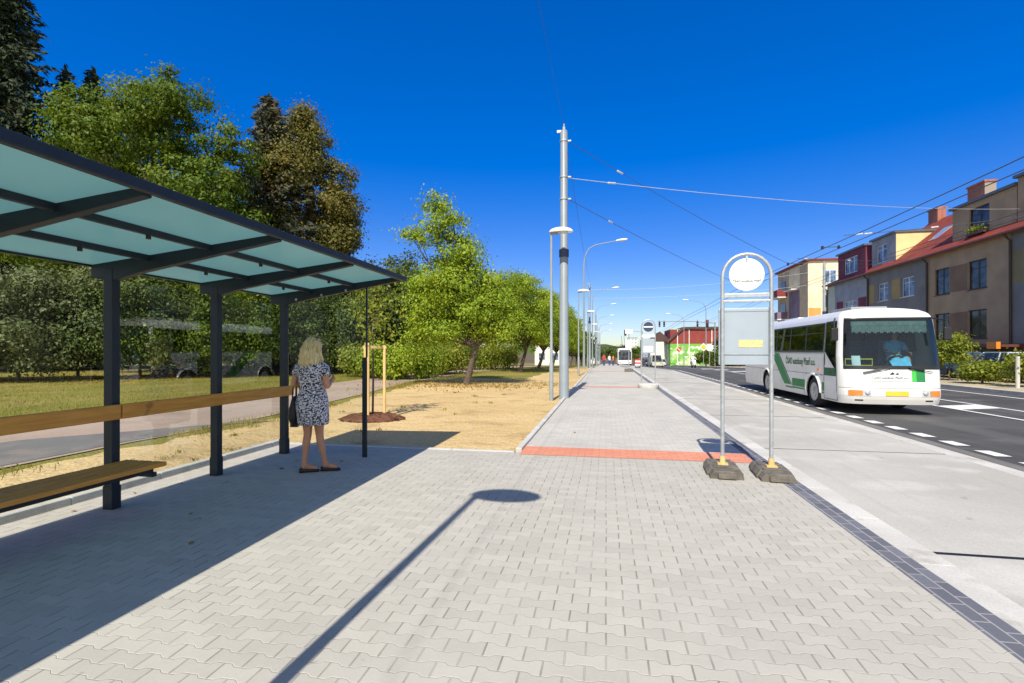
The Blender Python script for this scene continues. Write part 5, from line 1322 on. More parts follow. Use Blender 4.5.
# inside: dash, seats, rail, papers
q = MB(); q.box(0.28, BW-0.28, 0.42, 0.66, 0.95, 1.15); q.build('dashboard', 'interior', bus, bevel=0.04)
q = MB(); q.lathe([(0.215, -0.012), (0.225, 0.0), (0.215, 0.012), (0.195, 0.012), (0.187, 0.0), (0.195, -0.012), (0.2149, -0.012)], 28)
Mst = Matrix.Translation((1.78, 0.78, 1.27)) @ Matrix.Rotation(R(25), 4, 'X'); q.v = [tuple(Mst @ Vector(p)) for p in q.v]
q.box(-0.19, 0.19, -0.015, 0.015, -0.01, 0.01, Mst); q.tube([Mst @ Vector((0, 0, 0)), (1.78, 0.62, 1.05)], 0.03, 8); q.build('steering_wheel', 'trim_black', bus, smooth=True, angle=40)
for y in (1.2, 2.6, 3.4, 4.2, 5.0, 5.8, 6.6, 7.4, 8.2):
    for x in ((1.78,) if y < 2 else (0.55, 1.80)):
        q = MB(); q.box(x-0.40 if y > 2 else x-0.24, x+0.40 if y > 2 else x+0.24, y, y+0.42, 1.28-0.1, 1.36-0.05); q.box(x-0.40 if y > 2 else x-0.24, x+0.40 if y > 2 else x+0.24, y+0.40, y+0.52, 1.25, 1.95); q.build('seat', 'seat_fabric', bus, bevel=0.04)
q = MB(); q.tube([(0.30, 0.72, 1.05), (0.30, 0.72, 1.42), (0.95, 0.72, 1.42), (0.95, 0.72, 1.05)], 0.018, 8); q.tube([(0.30, 0.72, 1.25), (0.95, 0.72, 1.25)], 0.014, 8); q.build('grab_rail', 'yellow_rail', bus, smooth=True)
q = MB(); sh.patch(q, ws[0]+0.20, ws[0]+0.40, 1.22, 1.52, -0.03, 2, 2); q.build('paper_notice', 'sign_white', bus)
text('', 0.1, 'black', bus, 'lettering', (0, 0, 0), (1, 0, 0), (0, 0, 1)) if False else None
# the driver
sk = Sk()
p0 = sk.add((0, 0, 0.0), (0.15, 0.12)); t1 = sk.add((0, 0.02, 0.22), (0.15, 0.11), p0); t2 = sk.add((0, 0.0, 0.42), (0.16, 0.10), t1); n1 = sk.add((0, -0.02, 0.53), 0.05, t2)
sk.chain(n1, [((0, -0.04, 0.59), (0.07, 0.08)), ((0, -0.04, 0.68), (0.075, 0.095)), ((0, -0.03, 0.75), (0.05, 0.06))])
for sx in (-1, 1):
    w_ = sk.chain(t2, [((sx*0.19, 0, 0.44), 0.055), ((sx*0.25, -0.10, 0.22), 0.045), ((sx*0.19, -0.40, 0.13), 0.028)])
    hand(sk, w_, (-sx*0.2, -0.7, 0.4), (-sx*0.6, 0, -0.5), sx, 0.8)
    sk.chain(p0, [((sx*0.11, -0.05, 0.0), 0.08), ((sx*0.12, -0.45, 0.03), 0.06), ((sx*0.12, -0.50, -0.32), 0.045), ((sx*0.12, -0.58, -0.36), 0.035)])
bl = bus.location
drv = skin_body('person', sk.v, sk.e, sk.r, 'skin', None, (bl.x+1.78, bl.y+1.35, bl.z+1.42), 0, 0)
tag(drv, 'bus driver in a light blue shirt seated behind the windscreen of the white bus', 'person')
q = MB(); q.loft([ring(z, a, b_, cy, 24) for z, a, b_, cy in ((-0.05, 0.19, 0.16, 0.0), (0.1, 0.19, 0.16, 0.01), (0.22, 0.185, 0.145, 0.02), (0.36, 0.205, 0.14, 0.0), (0.46, 0.18, 0.11, 0.0), (0.51, 0.09, 0.075, -0.01))], False)
for sx in (-1, 1): q.tube([(sx*0.14, 0, 0.44), (sx*0.20, -0.01, 0.40), (sx*0.25, -0.10, 0.23)], [0.07, 0.075, 0.07], 14, False)
q.build('shirt', 'pale_blue', drv, smooth=True, angle=70)
q = MB(); q.ell((0, -0.015, 0.72), (0.085, 0.095, 0.075)); q.build('hair', 'frame_brown', drv, smooth=True)
q = MB(); q.prism([(-0.012, 0.0), (0.012, 0.0), (0, 0.05)], 'Y', -0.16, -0.12); q.v = [(x, y, z+0.63) for x, y, z in q.v]; q.build('nose', 'skin', drv)
# folded blue cloth lying on the dashboard
q = MB(); n_ = 12; vs_ = [(0.0+0.44*i/n_, 0.0+0.06*j+0.012*math.sin(i*1.3), 0.035*j*1.9+0.02*math.sin(i*0.9+j)-(0.04 if i < 2 else 0)+0.05*i/n_) for j in range(5) for i in range(n_+1)]
q.raw(vs_, [(j*(n_+1)+i, j*(n_+1)+i+1, (j+1)*(n_+1)+i+1, (j+1)*(n_+1)+i) for j in range(4) for i in range(n_)])
cl = q.build('cloth', 'pale_blue', None, (bl.x+1.36, bl.y+0.50, bl.z+1.16), 0, smooth=True, angle=80); cl.modifiers.new('t', 'SOLIDIFY').thickness = 0.012
tag(cl, 'bright light blue cloth lying on the dashboard behind the windscreen of the bus', 'cloth')

# ------------------------------------------------------------------ houses on the right
def wall_x(mb, x, y0, y1, z0, z1, ops, depth=0.14, bands=None):
    """wall in the plane x facing -x with window openings (ya,yb,za,zb) and reveals"""
    ys = sorted(set([y0, y1]+[q for o in ops for q in o[:2]])); zs = sorted(set([z0, z1]+[q for o in ops for q in o[2:4]]))
    for a, b_ in zip(ys[:-1], ys[1:]):
        for c, d_ in zip(zs[:-1], zs[1:]):
            if any(o[0] <= a and b_ <= o[1] and o[2] <= c and d_ <= o[3] for o in ops): continue
            mb.face([(x, a, c), (x, b_, c), (x, b_, d_), (x, a, d_)])
    for a, b_, c, d_ in [o[:4] for o in ops]:
        X_ = x+depth
        mb.face([(x, a, c), (X_, a, c), (X_, a, d_), (x, a, d_)]); mb.face([(x, b_, c), (X_, b_, c), (X_, b_, d_), (x, b_, d_)])
        mb.face([(x, a, c), (x, b_, c), (X_, b_, c), (X_, a, c)]); mb.face([(x, a, d_), (x, b_, d_), (X_, b_, d_), (X_, a, d_)])
def window_x(parent, x, a, b_, c, d_, fm='frame_white', pane='pane_blue', n_mull=1, sill=True, depth=0.10):
    X_ = x+depth; w_ = 0.075; q = MB()
    q.box(X_, X_+0.05, a, a+w_, c, d_); q.box(X_, X_+0.05, b_-w_, b_, c, d_); q.box(X_, X_+0.05, a+w_, b_-w_, c, c+w_); q.box(X_, X_+0.05, a+w_, b_-w_, d_-w_, d_)
    for i in range(n_mull):
        y = a+(b_-a)*(i+1)/(n_mull+1); q.box(X_+0.004, X_+0.046, y-0.05, y+0.05, c+w_, d_-w_)
    q.box(X_+0.006, X_+0.04, a+w_, b_-w_, d_-(d_-c)*0.28-0.02, d_-(d_-c)*0.28+0.02)
    f = q.build('window', fm, parent)
    q = MB(); q.box(X_+0.02, X_+0.03, a+w_*0.5, b_-w_*0.5, c+w_*0.5, d_-w_*0.5); q.build('pane', pane, f)
    q = MB(); q.box(X_+0.07, X_+0.085, a+0.1, a+(b_-a)*0.3, c, d_); q.box(X_+0.07, X_+0.085, b_-(b_-a)*0.3, b_-0.1, c, d_)
    if sill: q = MB(); q.box(x-0.06, X_, a-0.06, b_+0.06, c-0.04, c-0.003); q.build('sill', fm if fm == 'frame_white' else 'pipe_dark', f)
    return f
FX = 22.0; EZ = 8.05                                                # facade plane and eaves height
def house(name, label, y0, y1, ops, wmat, win, base=None, dz=None):
    h = thing(name, label, 'house', (FX, y0, 0), 0, 'row houses across the road'); return h
def mk(h, fn, name, mt_, **kw):
    q = MB(); fn(q); return q.build(name, mt_, h, **kw)
# brown house (C): y 32.6 .. 39.8, local coordinates from (FX,y0)
def row_house(label, y0, y1, wmat, ops, fm, pane, roof='roof_red', ridge_dx=4.6, ridge_z=12.2, base_mat=None, patches=(), nm=1):
    h = thing('row_house', label, 'house', (FX, y0, 0), 0, 'row houses across the road'); L = y1-y0
    q = MB(); wall_x(q, 0.0, 0, L, -0.3, EZ, ops); q.box(0.2, 9.5, 0.01, L-0.01, -0.3, EZ-0.02); q.build('wall', wmat, h)
    for o in ops: window_x(h, 0.0, *o[:4], fm, pane, nm)
    if base_mat: mk(h, lambda q: q.box(-0.05, -0.003, 0, L, -0.3, 1.9), 'base_wall', base_mat)
    for a, b_, c, d_, m_ in patches: mk(h, lambda q: q.box(-0.012, -0.002, a, b_, c, d_), 'painted_panel', m_)
    r_ = MB(); r_.prism([(-0.42, EZ+0.0), (ridge_dx, ridge_z), (ridge_dx*2+0.42, EZ), (ridge_dx*2+0.3, EZ-0.12), (ridge_dx, ridge_z-0.15), (-0.36, EZ-0.13)], 'Y', 0.002, L-0.002); r_.build('roof', roof, h)
    g_ = MB(); g_.tube([(-0.46, 0, EZ-0.03), (-0.46, L, EZ-0.03)], 0.075, 10); g_.build('gutter', 'gutter', h, smooth=True)
    p_ = MB(); p_.tube([(-0.44, L-0.12, EZ-0.08), (-0.10, L-0.12, EZ-0.45), (-0.08, L-0.12, 0)], 0.065, 10); p_.build('drainpipe', 'pipe_dark', h, smooth=True)
    return h, L
def dormer(h, a, b_, x0, ztop, front, cheek, ops, fm, pane, roofm='sheet_grey', zb=None, nm=1, over=0.18, back=4.2):
    zb = zb if zb is not None else EZ+0.05
    q = MB(); wall_x(q, x0, a, b_, zb, ztop, ops); d_ = q.build('dormer', front, h)
    q = MB(); q.box(x0+0.001, back, a, a+0.02, zb, ztop); q.box(x0+0.001, back, b_-0.02, b_, zb, ztop); q.box(x0+0.2, back, a+0.03, b_-0.03, zb, ztop-0.01); q.build('dormer_cheek', cheek, d_)
    q = MB(); q.box(x0-over, back+0.1, a-over*0.6, b_+over*0.6, ztop, ztop+0.16); q.build('dormer_roof', roofm, d_)
    for o in ops: window_x(h, x0, *o, fm, pane, nm, sill=False)
    return d_
def chimney(h, x, y, z0, z1, w_=0.5, l=0.9):
    q = MB(); q.box(x-w_/2, x+w_/2, y-l/2, y+l/2, z0, z1); q.box(x-w_/2-0.06, x+w_/2+0.06, y-l/2-0.06, y+l/2+0.06, z1, z1+0.14); q.build('chimney', 'chimney_brick', h)

# far right: grey-green house with white windows
ops = [(y, y+1.45, z, z+1.65) for y in (1.0, 3.4, 5.9) for z in (2.95, 5.85)]
hD, L = row_house('grey and olive row house cut by the right edge of the picture', 23.6, 32.3, 'plaster_grey', ops, 'frame_white', 'pane_blue', base_mat='plaster_base',
                  patches=[(7.4, 8.69, 5.2, 7.0, 'plaster_olive')])
dormer(hD, 0.3, 8.55, 0.25, 11.0, 'plaster_taupe', 'plaster_taupe', [(2.0, 3.5, 8.75, 10.35), (6.0, 7.5, 8.75, 10.35)], 'frame_white', 'pane_blue', back=5)
# brown house
ops = [(a, b_, z, z+1.75) for a, b_ in ((1.75, 3.3), (5.0, 6.5)) for z in (2.25, 5.25)]
hC, L = row_house('taupe plastered row house with dark brown windows and brown panels between them', 32.3, 39.6, 'plaster_taupe', ops, 'frame_brown', 'pane_dark', base_mat='plaster_base',
                  patches=[(3.34, 4.96, 5.3, 6.95, 'plaster_brown'), (3.34, 4.96, 2.3, 3.95, 'plaster_brown')])
dormer(hC, 0.0, 5.2, 0.30, 10.65, 'plaster_taupe', 'plaster_taupe', [(2.0, 3.7, 8.75, 10.3)], 'frame_brown', 'pane_dark', back=5.0)
chimney(hC, 4.4, 2.3, 10.6, 11.75); 
q = MB()
for z in (0.4,): q.box(-1.1, -0.06, -1.0, 3.8, 1.72, 1.86)
q.build('porch_roof', 'gutter', hC)
q = MB(); q.box(-1.3, -1.102, -0.95, -0.25, 1.62, 2.0); q.build('lit_box_sign', 'orange_plastic', hC)
q = MB(); q.box(-0.056, -0.051, 1.0, 2.6, 0.0, 1.68); q.build('garage_door', 'pipe_dark', hC)
# flower box with plant under dormer window
fl = thing('flower_box', 'flower box with yellow green plant below the dormer window of the taupe house', 'flower box', (FX+0.02, 34.35, 8.6), 0)
q = MB(); q.box(0.0, 0.25, 0, 1.5, 0, 0.18); q.build('box', 'gutter', fl)
leaf_cloud('plant', 'leaf_shrub', np.random.default_rng(3).normal(size=(260, 3))*np.array([0.1, 0.38, 0.13])+np.array([0.1, 0.75, 0.28]), 0.14, fl)
# grey yellow house with red roof
ops = [(a, b_, 5.55, 7.0) for a, b_ in ((1.5, 3.1), (4.9, 6.4))]+[(a, b_, 2.6, 4.2) for a, b_ in ((1.5, 3.2), (5.3, 6.9))]
hB, L = row_house('grey row house with ochre panels, white windows and a red tiled roof', 39.6, 47.6, 'plaster_grey', ops, 'frame_white', 'pane_blue', nm=1,
                  patches=[(3.25, 4.4, 5.5, 7.05, 'plaster_ochre'), (6.95, 7.8, 5.5, 7.05, 'plaster_ochre')])
dormer(hB, 4.3, 7.9, 0.25, 10.75, 'plaster_bluegrey', 'plaster_yellow', [(5.6, 7.2, 8.75, 10.25)], 'frame_white', 'pane_blue', back=3.4)
chimney(hB, 4.3, 1.6, 11.7, 13.3, 0.7, 1.7); chimney(hB, 4.6, 7.0, 11.6, 13.0, 0.6, 1.2)
M = Matrix.Translation((2.1, 2.2, EZ+2.1*0.902+0.15)) @ Matrix.Rotation(R(-42.1), 4, 'Y')
q = MB(); q.box(-0.75, 0.75, -0.5, 0.5, 0.0, 0.06, M); q.build('skylight', 'clear_lens', hB)
M = Matrix.Translation((1.5, 0.7, EZ+1.5*0.902+0.15)) @ Matrix.Rotation(R(-42.1), 4, 'Y')
# magenta house
ops = [(2.2, 4.4, 4.5, 6.1), (2.2, 4.4, 1.4, 3.2)]
hA, L = row_house('blue grey and magenta row house at the left end of the row', 47.6, 55.6, 'plaster_bluegrey', ops, 'frame_white', 'pane_blue', nm=2,
                  patches=[(0.3, 1.7, -0.2, 6.2, 'plaster_magenta'), (4.6, 5.9, -0.2, 6.2, 'plaster_magenta'), (6.3, 8.0, -0.3, 7.9, 'plaster_greenwhite')], roof='roof_dark', ridge_z=10.4)
dormer(hA, 0.4, 5.6, 0.0, 10.6, 'plaster_magenta', 'plaster_magenta', [(1.8, 4.4, 8.6, 10.1)], 'frame_white', 'pane_blue', back=5, nm=2)
# orange / cream flats
AX, AY = 24.0, 66.0
ap = thing('apartment_block', 'cream and orange apartment block with balconies beyond the row houses', 'apartment block', (AX, AY, gz(AY)), 0)
q = MB(); q.box(0, 13, 0, 10.8, -0.3, 12.9); q.build('wall', 'plaster_cream', ap)
q = MB(); q.box(-0.35, 13.3, -0.3, 11.1, 12.902, 13.1); q.build('roof', 'plaster_oldred', ap)
for a, b_, z0, z1, m_ in ((0.06, 1.4, 0, 7.2, 'plaster_orange'), (1.7, 3.05, 4.6, 7.0, 'plaster_orange')):
    mk(ap, lambda q: q.box(a, b_, -0.02, -0.003, z0, z1), 'painted_panel', m_)
mk(ap, lambda q: q.box(-0.02, -0.003, 0.02, 2.6, 0, 12.6), 'painted_panel', 'plaster_tan')
mk(ap, lambda q: q.box(-0.025, -0.004, 2.6, 6.4, 0, 9.8), 'painted_panel', 'plaster_purple')
mk(ap, lambda q: q.box(-0.022, -0.003, 6.45, 10.7, 0, 12.6), 'painted_panel', 'plaster_tan')
for i in range(4):
    z = 1.3+i*2.95
    for x in (1.65, 6.5):
        q = MB(); q.box(x, x+1.45, -0.06, -0.02, z, z+1.6); f = q.build('window', 'frame_white', ap)
        q = MB()
        for j in range(2): q.box(x+0.08+j*0.68, x+0.68+j*0.68, -0.07, -0.061, z+0.08, z+1.52)
        q.build('pane', 'pane_blue', f)
for i in range(4):
    z = 0.2+i*3.0
    for ya in (7.0,):
        q = MB(); q.box(-1.25, 0, ya, ya+3.3, z, z+0.14); bl_ = q.build('balcony', 'plaster_white', ap)
        q = MB(); q.box(-1.27, -1.22, ya, ya+3.3, z+0.14, z+1.05); q.box(-1.22, 0, ya, ya+0.05, z+0.14, z+1.05); q.build('parapet', 'plaster_oldred' if i % 2 else 'plaster_purple', bl_)
        q = MB(); q.box(-0.08, -0.03, ya+0.6, ya+2.4, z+0.16, z+2.3); q.build('balcony_door', 'pane_dark', bl_)
    q = MB(); q.box(-0.9, 0, 3.0, 5.8, z+0.6, z+0.72); q.build('ledge', 'plaster_white', ap) if i == 3 else None
sdish = thing('satellite_dish', 'round white satellite dish on the flats near the bus roof', 'satellite dish', (23.2, 70.3, gz(70)+5.6), 0)
q = MB(); q.lathe([(0.02, 0.12), (0.3, 0.08), (0.5, 0.0), (0.5, -0.03), (0.02, 0.06)], 24, (0, 0, 0), 'Y'); q.build('dish', 'sign_white', sdish, smooth=True)
q = MB(); q.tube([(0, 0.05, 0), (0.5, 0.1, -0.1), (0.85, 0.0, -0.1)], 0.03, 8); q.build('arm', 'galv', sdish)

# hedge bushes, low wall and cars on the right verge
for i, (x, y, h, rx) in enumerate([(17.5, 24.6, 2.3, 0.9), (17.2, 26.9, 1.5, 0.8), (17.4, 29.5, 3.7, 1.1), (17.2, 31.4, 2.7, 1.0), (17.4, 34.0, 2.3, 1.2), (17.3, 36.5, 2.4, 1.2), (17.3, 39.5, 2.3, 1.2)]):
    lb = ['yellow green verge bush at the right edge of the picture', 'low verge bush in front of the parked silver car', 'tallest verge bush, just left of the parked silver car', 'verge bush close to the right mirror of the white bus', 'verge bush half hidden by the front of the bus', 'verge bush hidden behind the windscreen of the bus', 'verge bush behind the middle of the bus'][i]
    h *= 0.70
    tree(lb, (x, y, -0.02), lob(0, h*0.55, rx*0.9, h*0.45, 9, 400+i, spread=0.65), 'leaf_shrub', h*0.4, 0.04, 95, 42, 0.36, 0.12, 410+i, name='verge_bush', cat='bush', group='bushes along the far verge', shell=0.3, zmin=0.2, inner=0.1)
fw = thing('metal_fence', 'low dark metal railing along the far verge in front of the parked cars', 'fence', (18.6, 20, -0.02), 0)
for i in range(14):
    q = MB(); q.box(-0.025, 0.025, i*1.5-0.025, i*1.5+0.025, 0, 1.0); q.build('fence_post', 'pipe_dark', fw)
q = MB(); q.box(-0.015, 0.015, 0, 19.5, 0.92, 0.97); q.box(-0.015, 0.015, 0, 19.5, 0.45, 0.49); q.build('fence_rail', 'pipe_dark', fw)
q = MB(); q.tube([(0, 0, 0), (0, 0, 1.3)], 0.07, 12)
wp = q.build('marker_post', 'kerb_concrete', None, (16.6, 24.0, -0.02)); tag(wp, 'pale concrete marker post among the bushes at the right edge', 'post')

def car(label, loc, rz, paint, group='cars in the street', L=4.2, Wd=1.72, H=1.45):
    t = thing('parked_car', label, 'car', loc, rz, group)
    def sec(y, zt, w_, zb=0.25):                                      # one cross section
        return [(-w_, y, zb), (-w_*1.02, y, zb+0.25), (-w_, y, min(zt, 0.82)), (-w_*0.97, y, min(zt, 0.86)), (w_*0.97, y, min(zt, 0.86)), (w_, y, min(zt, 0.82)), (w_*1.02, y, zb+0.25), (w_, y, zb)]
    q = MB(); w_ = Wd/2
    q.loft([sec(y, z, w_*k_) for y, z, k_ in ((-L/2, 0.55, 0.80), (-L/2+0.1, 0.66, 0.92), (-L/2+0.5, 0.74, 1.0), (-L/2+1.1, 0.84, 1.0), (0, 0.88, 1.0), (L/2-0.5, 0.88, 1.0), (L/2-0.08, 0.84, 0.92), (L/2, 0.6, 0.85))], True)
    q.build('body', paint, t, smooth=True, angle=35)
    def cab(off, z0, z1, k_): 
        a = [(-L/2+1.0, z0), (-L/2+1.75, z1), (L/2-0.9, z1), (L/2-0.25, z0)]
        return a
    q = MB(); b0 = cab(0, 0.85, H, 1)
    ring0 = [(-w_*0.95, b0[0][0], 0.85), (w_*0.95, b0[0][0], 0.85), (w_*0.95, b0[3][0], 0.85), (-w_*0.95, b0[3][0], 0.85)]
    ring1 = [(-w_*0.78, b0[1][0], H-0.05), (w_*0.78, b0[1][0], H-0.05), (w_*0.78, b0[2][0], H-0.05), (-w_*0.78, b0[2][0], H-0.05)]
    q.loft([ring0, ring1], True); q.build('cabin_glass', 'pane_dark', t, bevel=0.03)
    q = MB(); q.box(-w_*0.77, w_*0.77, b0[1][0]-0.05, b0[2][0]+0.05, H-0.06, H); 
    for sx in (-1, 1):
        for (ya, yb) in ((b0[0][0], b0[1][0]), (b0[3][0], b0[2][0]), (0.1, 0.1)):
            q.tube([(sx*w_*0.955, ya, 0.85), (sx*w_*0.785, yb, H-0.03)], 0.035, 6)
    q.build('roof', paint, t, bevel=0.02)
    for sx in (-1, 1):
        for y in (-L/2+0.8, L/2-0.75):
            q = MB(); q.lathe([(0.18, 0), (0.28, 0), (0.31, 0.04*-sx), (0.31, 0.17*-sx), (0.18, 0.18*-sx)], 20, (sx*(w_+0.02), y, 0.31), 'X'); wo = q.build('wheel', 'tyre', t, smooth=True, angle=35)
            q = MB(); q.lathe([(0.18, 0.0), (0.16, -0.02*sx), (0.02, 0.01*sx)], 16, (sx*(w_+0.02), y, 0.31), 'X'); q.build('rim', 'rim', wo, smooth=True)
        q = MB(); q.box(sx*w_*0.6-0.16, sx*w_*0.6+0.16, -L/2-0.0, -L/2+0.2, 0.56, 0.68); q.build('headlight', 'clear_lens', t, bevel=0.03)
        q = MB(); q.box(sx*w_*0.78-0.12, sx*w_*0.78+0.10, L/2-0.12, L/2+0.01, 0.58, 0.82); q.build('tail_light', 'red_lens', t, bevel=0.02)
    return t
car('dark blue car parked behind the verge bushes, nearer the bus', (19.8, 33.4, 0), R(180), 'car_blue')
car('pale silver blue car parked behind the verge bushes, nearer the picture edge', (19.8, 28.6, 0), R(0), 'car_silver')

# ------------------------------------------------------------------ far street
tb = thing('trolleybus', 'far white trolleybus with a dark windscreen coming up the bus lane', 'trolleybus', (2.0, 90, gz(90)+0.003), 0)
q = MB(); rr = []
for y, kx, zt in ((0.0, 0.90, 2.75), (0.15, 0.97, 2.95), (0.6, 1.0, 3.05), (11.5, 1.0, 3.05), (11.8, 0.95, 2.9)):
    w_ = 1.25*kx; rr.append([(1.25-w_, y, 0.3), (1.25-w_, y, 2.3), (1.25-w_*0.92, y, zt-0.15), (1.25-w_*0.75, y, zt), (1.25+w_*0.75, y, zt), (1.25+w_*0.92, y, zt-0.15), (1.25+w_, y, 2.3), (1.25+w_, y, 0.3)])
q.loft(rr, True); q.build('body', 'bus_white', tb, smooth=True, angle=35)
q = MB(); q.box(0.16, 2.34, -0.04, 0.2, 0.95, 2.45); q.build('windscreen', 'pane_dark', tb, bevel=0.05)
q = MB(); q.box(0.3, 2.2, -0.05, 0.1, 2.5, 2.72); q.build('route_display', 'trim_black', tb)
for sx in (-0.02, 2.50):
    q = MB(); q.box(sx, sx+0.02, 0.8, 11.2, 1.25, 2.3); q.build('side_window', 'pane_dark', tb)
    for y in (2.4, 8.2):
        q = MB(); q.lathe([(0.45, -0.14), (0.47, 0.0), (0.45, 0.14)], 20, (0.16 if sx < 1 else 2.34, y, 0.47), 'X'); q.build('wheel', 'tyre', tb)
for sx in (0.35, 2.15):
    q = MB(); q.box(sx-0.2, sx+0.2, -0.05, 0.1, 0.55, 0.75); q.build('headlight', 'clear_lens', tb, bevel=0.02)
q = MB(); q.tube([(1.0, 5, 3.1), (1.0, 11.5, 5.6)], 0.03, 6); q.tube([(1.5, 5, 3.1), (1.5, 11.5, 5.6)], 0.03, 6); q.box(0.7, 1.8, 4.2, 6.0, 3.05, 3.3); q.build('trolley_poles', 'trim_black', tb)
car('cream car waiting on the road behind the dark disc stop sign', (8.0, 84, gz(84)-0.12), 0, 'car_cream', H=1.9, L=4.6)
car('dark car beside the far trolleybus', (6.4, 92, gz(92)-0.12), 0, 'car_dark')
car('silver car farther down the road', (11.5, 110, gz(110)-0.12), R(180), 'car_silver')

# traffic signals on a mast arm
TY = 82
ts = thing('traffic_signal', 'grey signal mast with a long arm carrying lights over the road', 'traffic signal', (16.6, TY, gz(TY)), 0)
q = MB(); q.tube([(0, 0, 0), (0, 0, 6.9)], [0.13, 0.09], 12); q.tube([(0, 0, 6.7), (-3, 0, 7.0), (-8.6, 0, 7.05)], [0.08, 0.065, 0.05], 10); q.build('mast_arm', 'lamp_grey', ts, smooth=True)
for x, big in ((-1.15, True), (-2.6, False), (-7.6, False), (-8.3, False), (0.9, False)):
    z = 6.55
    s_ = 1.0 if big else 0.7
    q = MB(); q.box(x-0.2*s_, x+0.2*s_, -0.2, -0.05, z-0.55*s_, z+0.65*s_); hd = q.build('signal_head', 'trim_black', ts, bevel=0.03)
    q = MB(); q.box(x-0.03, x+0.03, -0.1, 0.03, z+0.5*s_, z+0.7); q.build('bracket', 'trim_black', hd)
    for j in range(3):
        q = MB(); q.lathe([(0.12*s_, 0.0), (0.12*s_, -0.02), (0.02, -0.04)], 14, (x, -0.2, z+(0.40-j*0.37)*s_+0.05), 'Y'); q.build('lens', 'red_lens' if j == 0 and big else 'black', hd)
ts2 = thing('traffic_signal', 'small dark traffic signal hanging over the sidewalk far away, left of the signal mast', 'traffic signal', (2.2, 95, gz(95)), 0)
q = MB(); q.tube([(4.4, 0, 0), (4.4, 0, 6.3)], 0.06, 8); q.tube([(4.4, 0, 6.2), (1.3, 0, 6.5)], 0.05, 8); q.build('mast_arm', 'lamp_grey', ts2)
q = MB(); q.box(1.1, 1.5, -0.2, 0, 5.5, 6.6); q.box(1.9, 2.3, -0.2, 0, 5.9, 6.6); q.build('signal_head', 'trim_black', ts2, bevel=0.03)

# mural building
mbd = thing('mural_building', 'low building with a green painted mural and dark red upper wall', 'building', (14.8, 122, gz(122)), 0)
q = MB(); q.box(0, 19, 0, 12, -0.5, 8.4); q.build('wall', 'mural_green', mbd)
q = MB(); q.box(-0.02, 19.02, -0.03, 12.02, 5.0, 8.3); q.build('upper_wall', 'plaster_oldred', mbd)
q = MB(); q.prism([(-0.8, 5.6), (2.8, 8.9), (19.5, 8.9), (19.5, 8.45), (3, 8.45), (-0.6, 5.2)], 'Y', -0.5, 12.3); q.build('roof', 'roof_dark', mbd)
q = MB(); q.prism([(10.3, -0.4)]+[(11.9+1.6*math.cos(a), 2.6+1.2*math.sin(a)) for a in [PI-i*PI/10 for i in range(11)]]+[(13.5, -0.4)], 'Y', -0.06, 0.02); q.build('doorway', 'pipe_dark', mbd)
q = MB(); q.box(11.6, 13.3, -0.1, -0.035, 4.6, 7.6); q.build('sign_board', 'plaster_white', mbd)
for i, x in enumerate((1.6, 4.2, 9.2, 15.4)):
    q = MB(); q.box(x-0.08, x+0.08, -0.14, -0.04, 0, 8.3); q.build('pilaster', 'plaster_white', mbd)
ws_ = thing('low_wall_house', 'small white building behind the far bus stop sign', 'building', (10.8, 128, gz(128)), 0)
q = MB(); q.box(0, 4.6, 0, 8, -0.5, 6.0); q.build('wall', 'plaster_white', ws_)
q = MB(); q.prism([(-0.4, 6.0), (2.3, 8.2), (5.0, 6.0)], 'Y', -0.3, 8.3); q.build('roof', 'roof_dark', ws_)

conifer('dark conifer standing right of the mural building', at(722, 88), 6.6, 2.6, 'needle_blue', 41, 1.3, leaf=0.5, base=0.3)
conifer('second smaller conifer close behind the timetable board', at(738, 90), 6.0, 2.0, 'needle_blue', 42, 1.2, leaf=0.5, base=0.3)
for i, (px, ds, h, rx) in enumerate([(706, 80, 2.6, 2.0), (722, 78, 2.4, 2.2), (740, 76, 2.4, 2.2)]):
    tree(['green hedge bush left of the conifers', 'green hedge bush below the conifers', 'green hedge bush half behind the timetable board'][i], at(px, ds), lob(0, h*0.5, rx, h*0.5, 8, 500+i), 'leaf_maple', h*0.3, 0.05, 90, 45, 0.6, 0.22, 510+i, name='bush', cat='bush', group='bushes at the far junction', zmin=0.1)
# road signs
def road_sign(label, loc, kind):
    t = thing('road_sign', label, 'road sign', loc, 0, 'road signs at the junction')
    q = MB(); q.tube([(0, 0, 0), (0, 0, 3.1)], 0.045, 8); q.build('pole', 'galv', t)
    q = MB()
    if kind == 'diamond':
        q.prism([(-0.62, 2.9), (0, 2.28), (0.62, 2.9), (0, 3.52)], 'Y', -0.09, -0.05); o = q.build('plate', 'sign_white', t)
        q = MB(); q.prism([(-0.42, 2.9), (0, 2.48), (0.42, 2.9), (0, 3.32)], 'Y', -0.10, -0.091); q.build('plate_centre', 'yellow_paint', o)
    elif kind == 'round':
        q.lathe([(0.5, -0.09), (0.5, -0.05)], 24, (0, 0, 2.7), 'Y'); q.build('plate', 'sign_white', t)
    else:
        q.lathe([(0.36, -0.09), (0.36, -0.05)], 24, (0, 0, 2.7), 'Y'); o = q.build('plate', 'red_paint', t)
        q = MB(); q.box(-0.27, 0.27, -0.105, -0.091, -0.07, 0.07, Matrix.Translation((0, 0, 2.7)) @ Matrix.Rotation(R(40), 4, 'Y')); q.build('plate_bar', 'sign_white', o)
    return t
road_sign('yellow and white diamond priority sign before the conifers', at(703.5, 74), 'diamond')
road_sign('round pale road sign seen from behind right of the diamond sign', at(709.5, 70), 'round')
road_sign('red round road sign in front of the mural', at(679, 80), 'red')
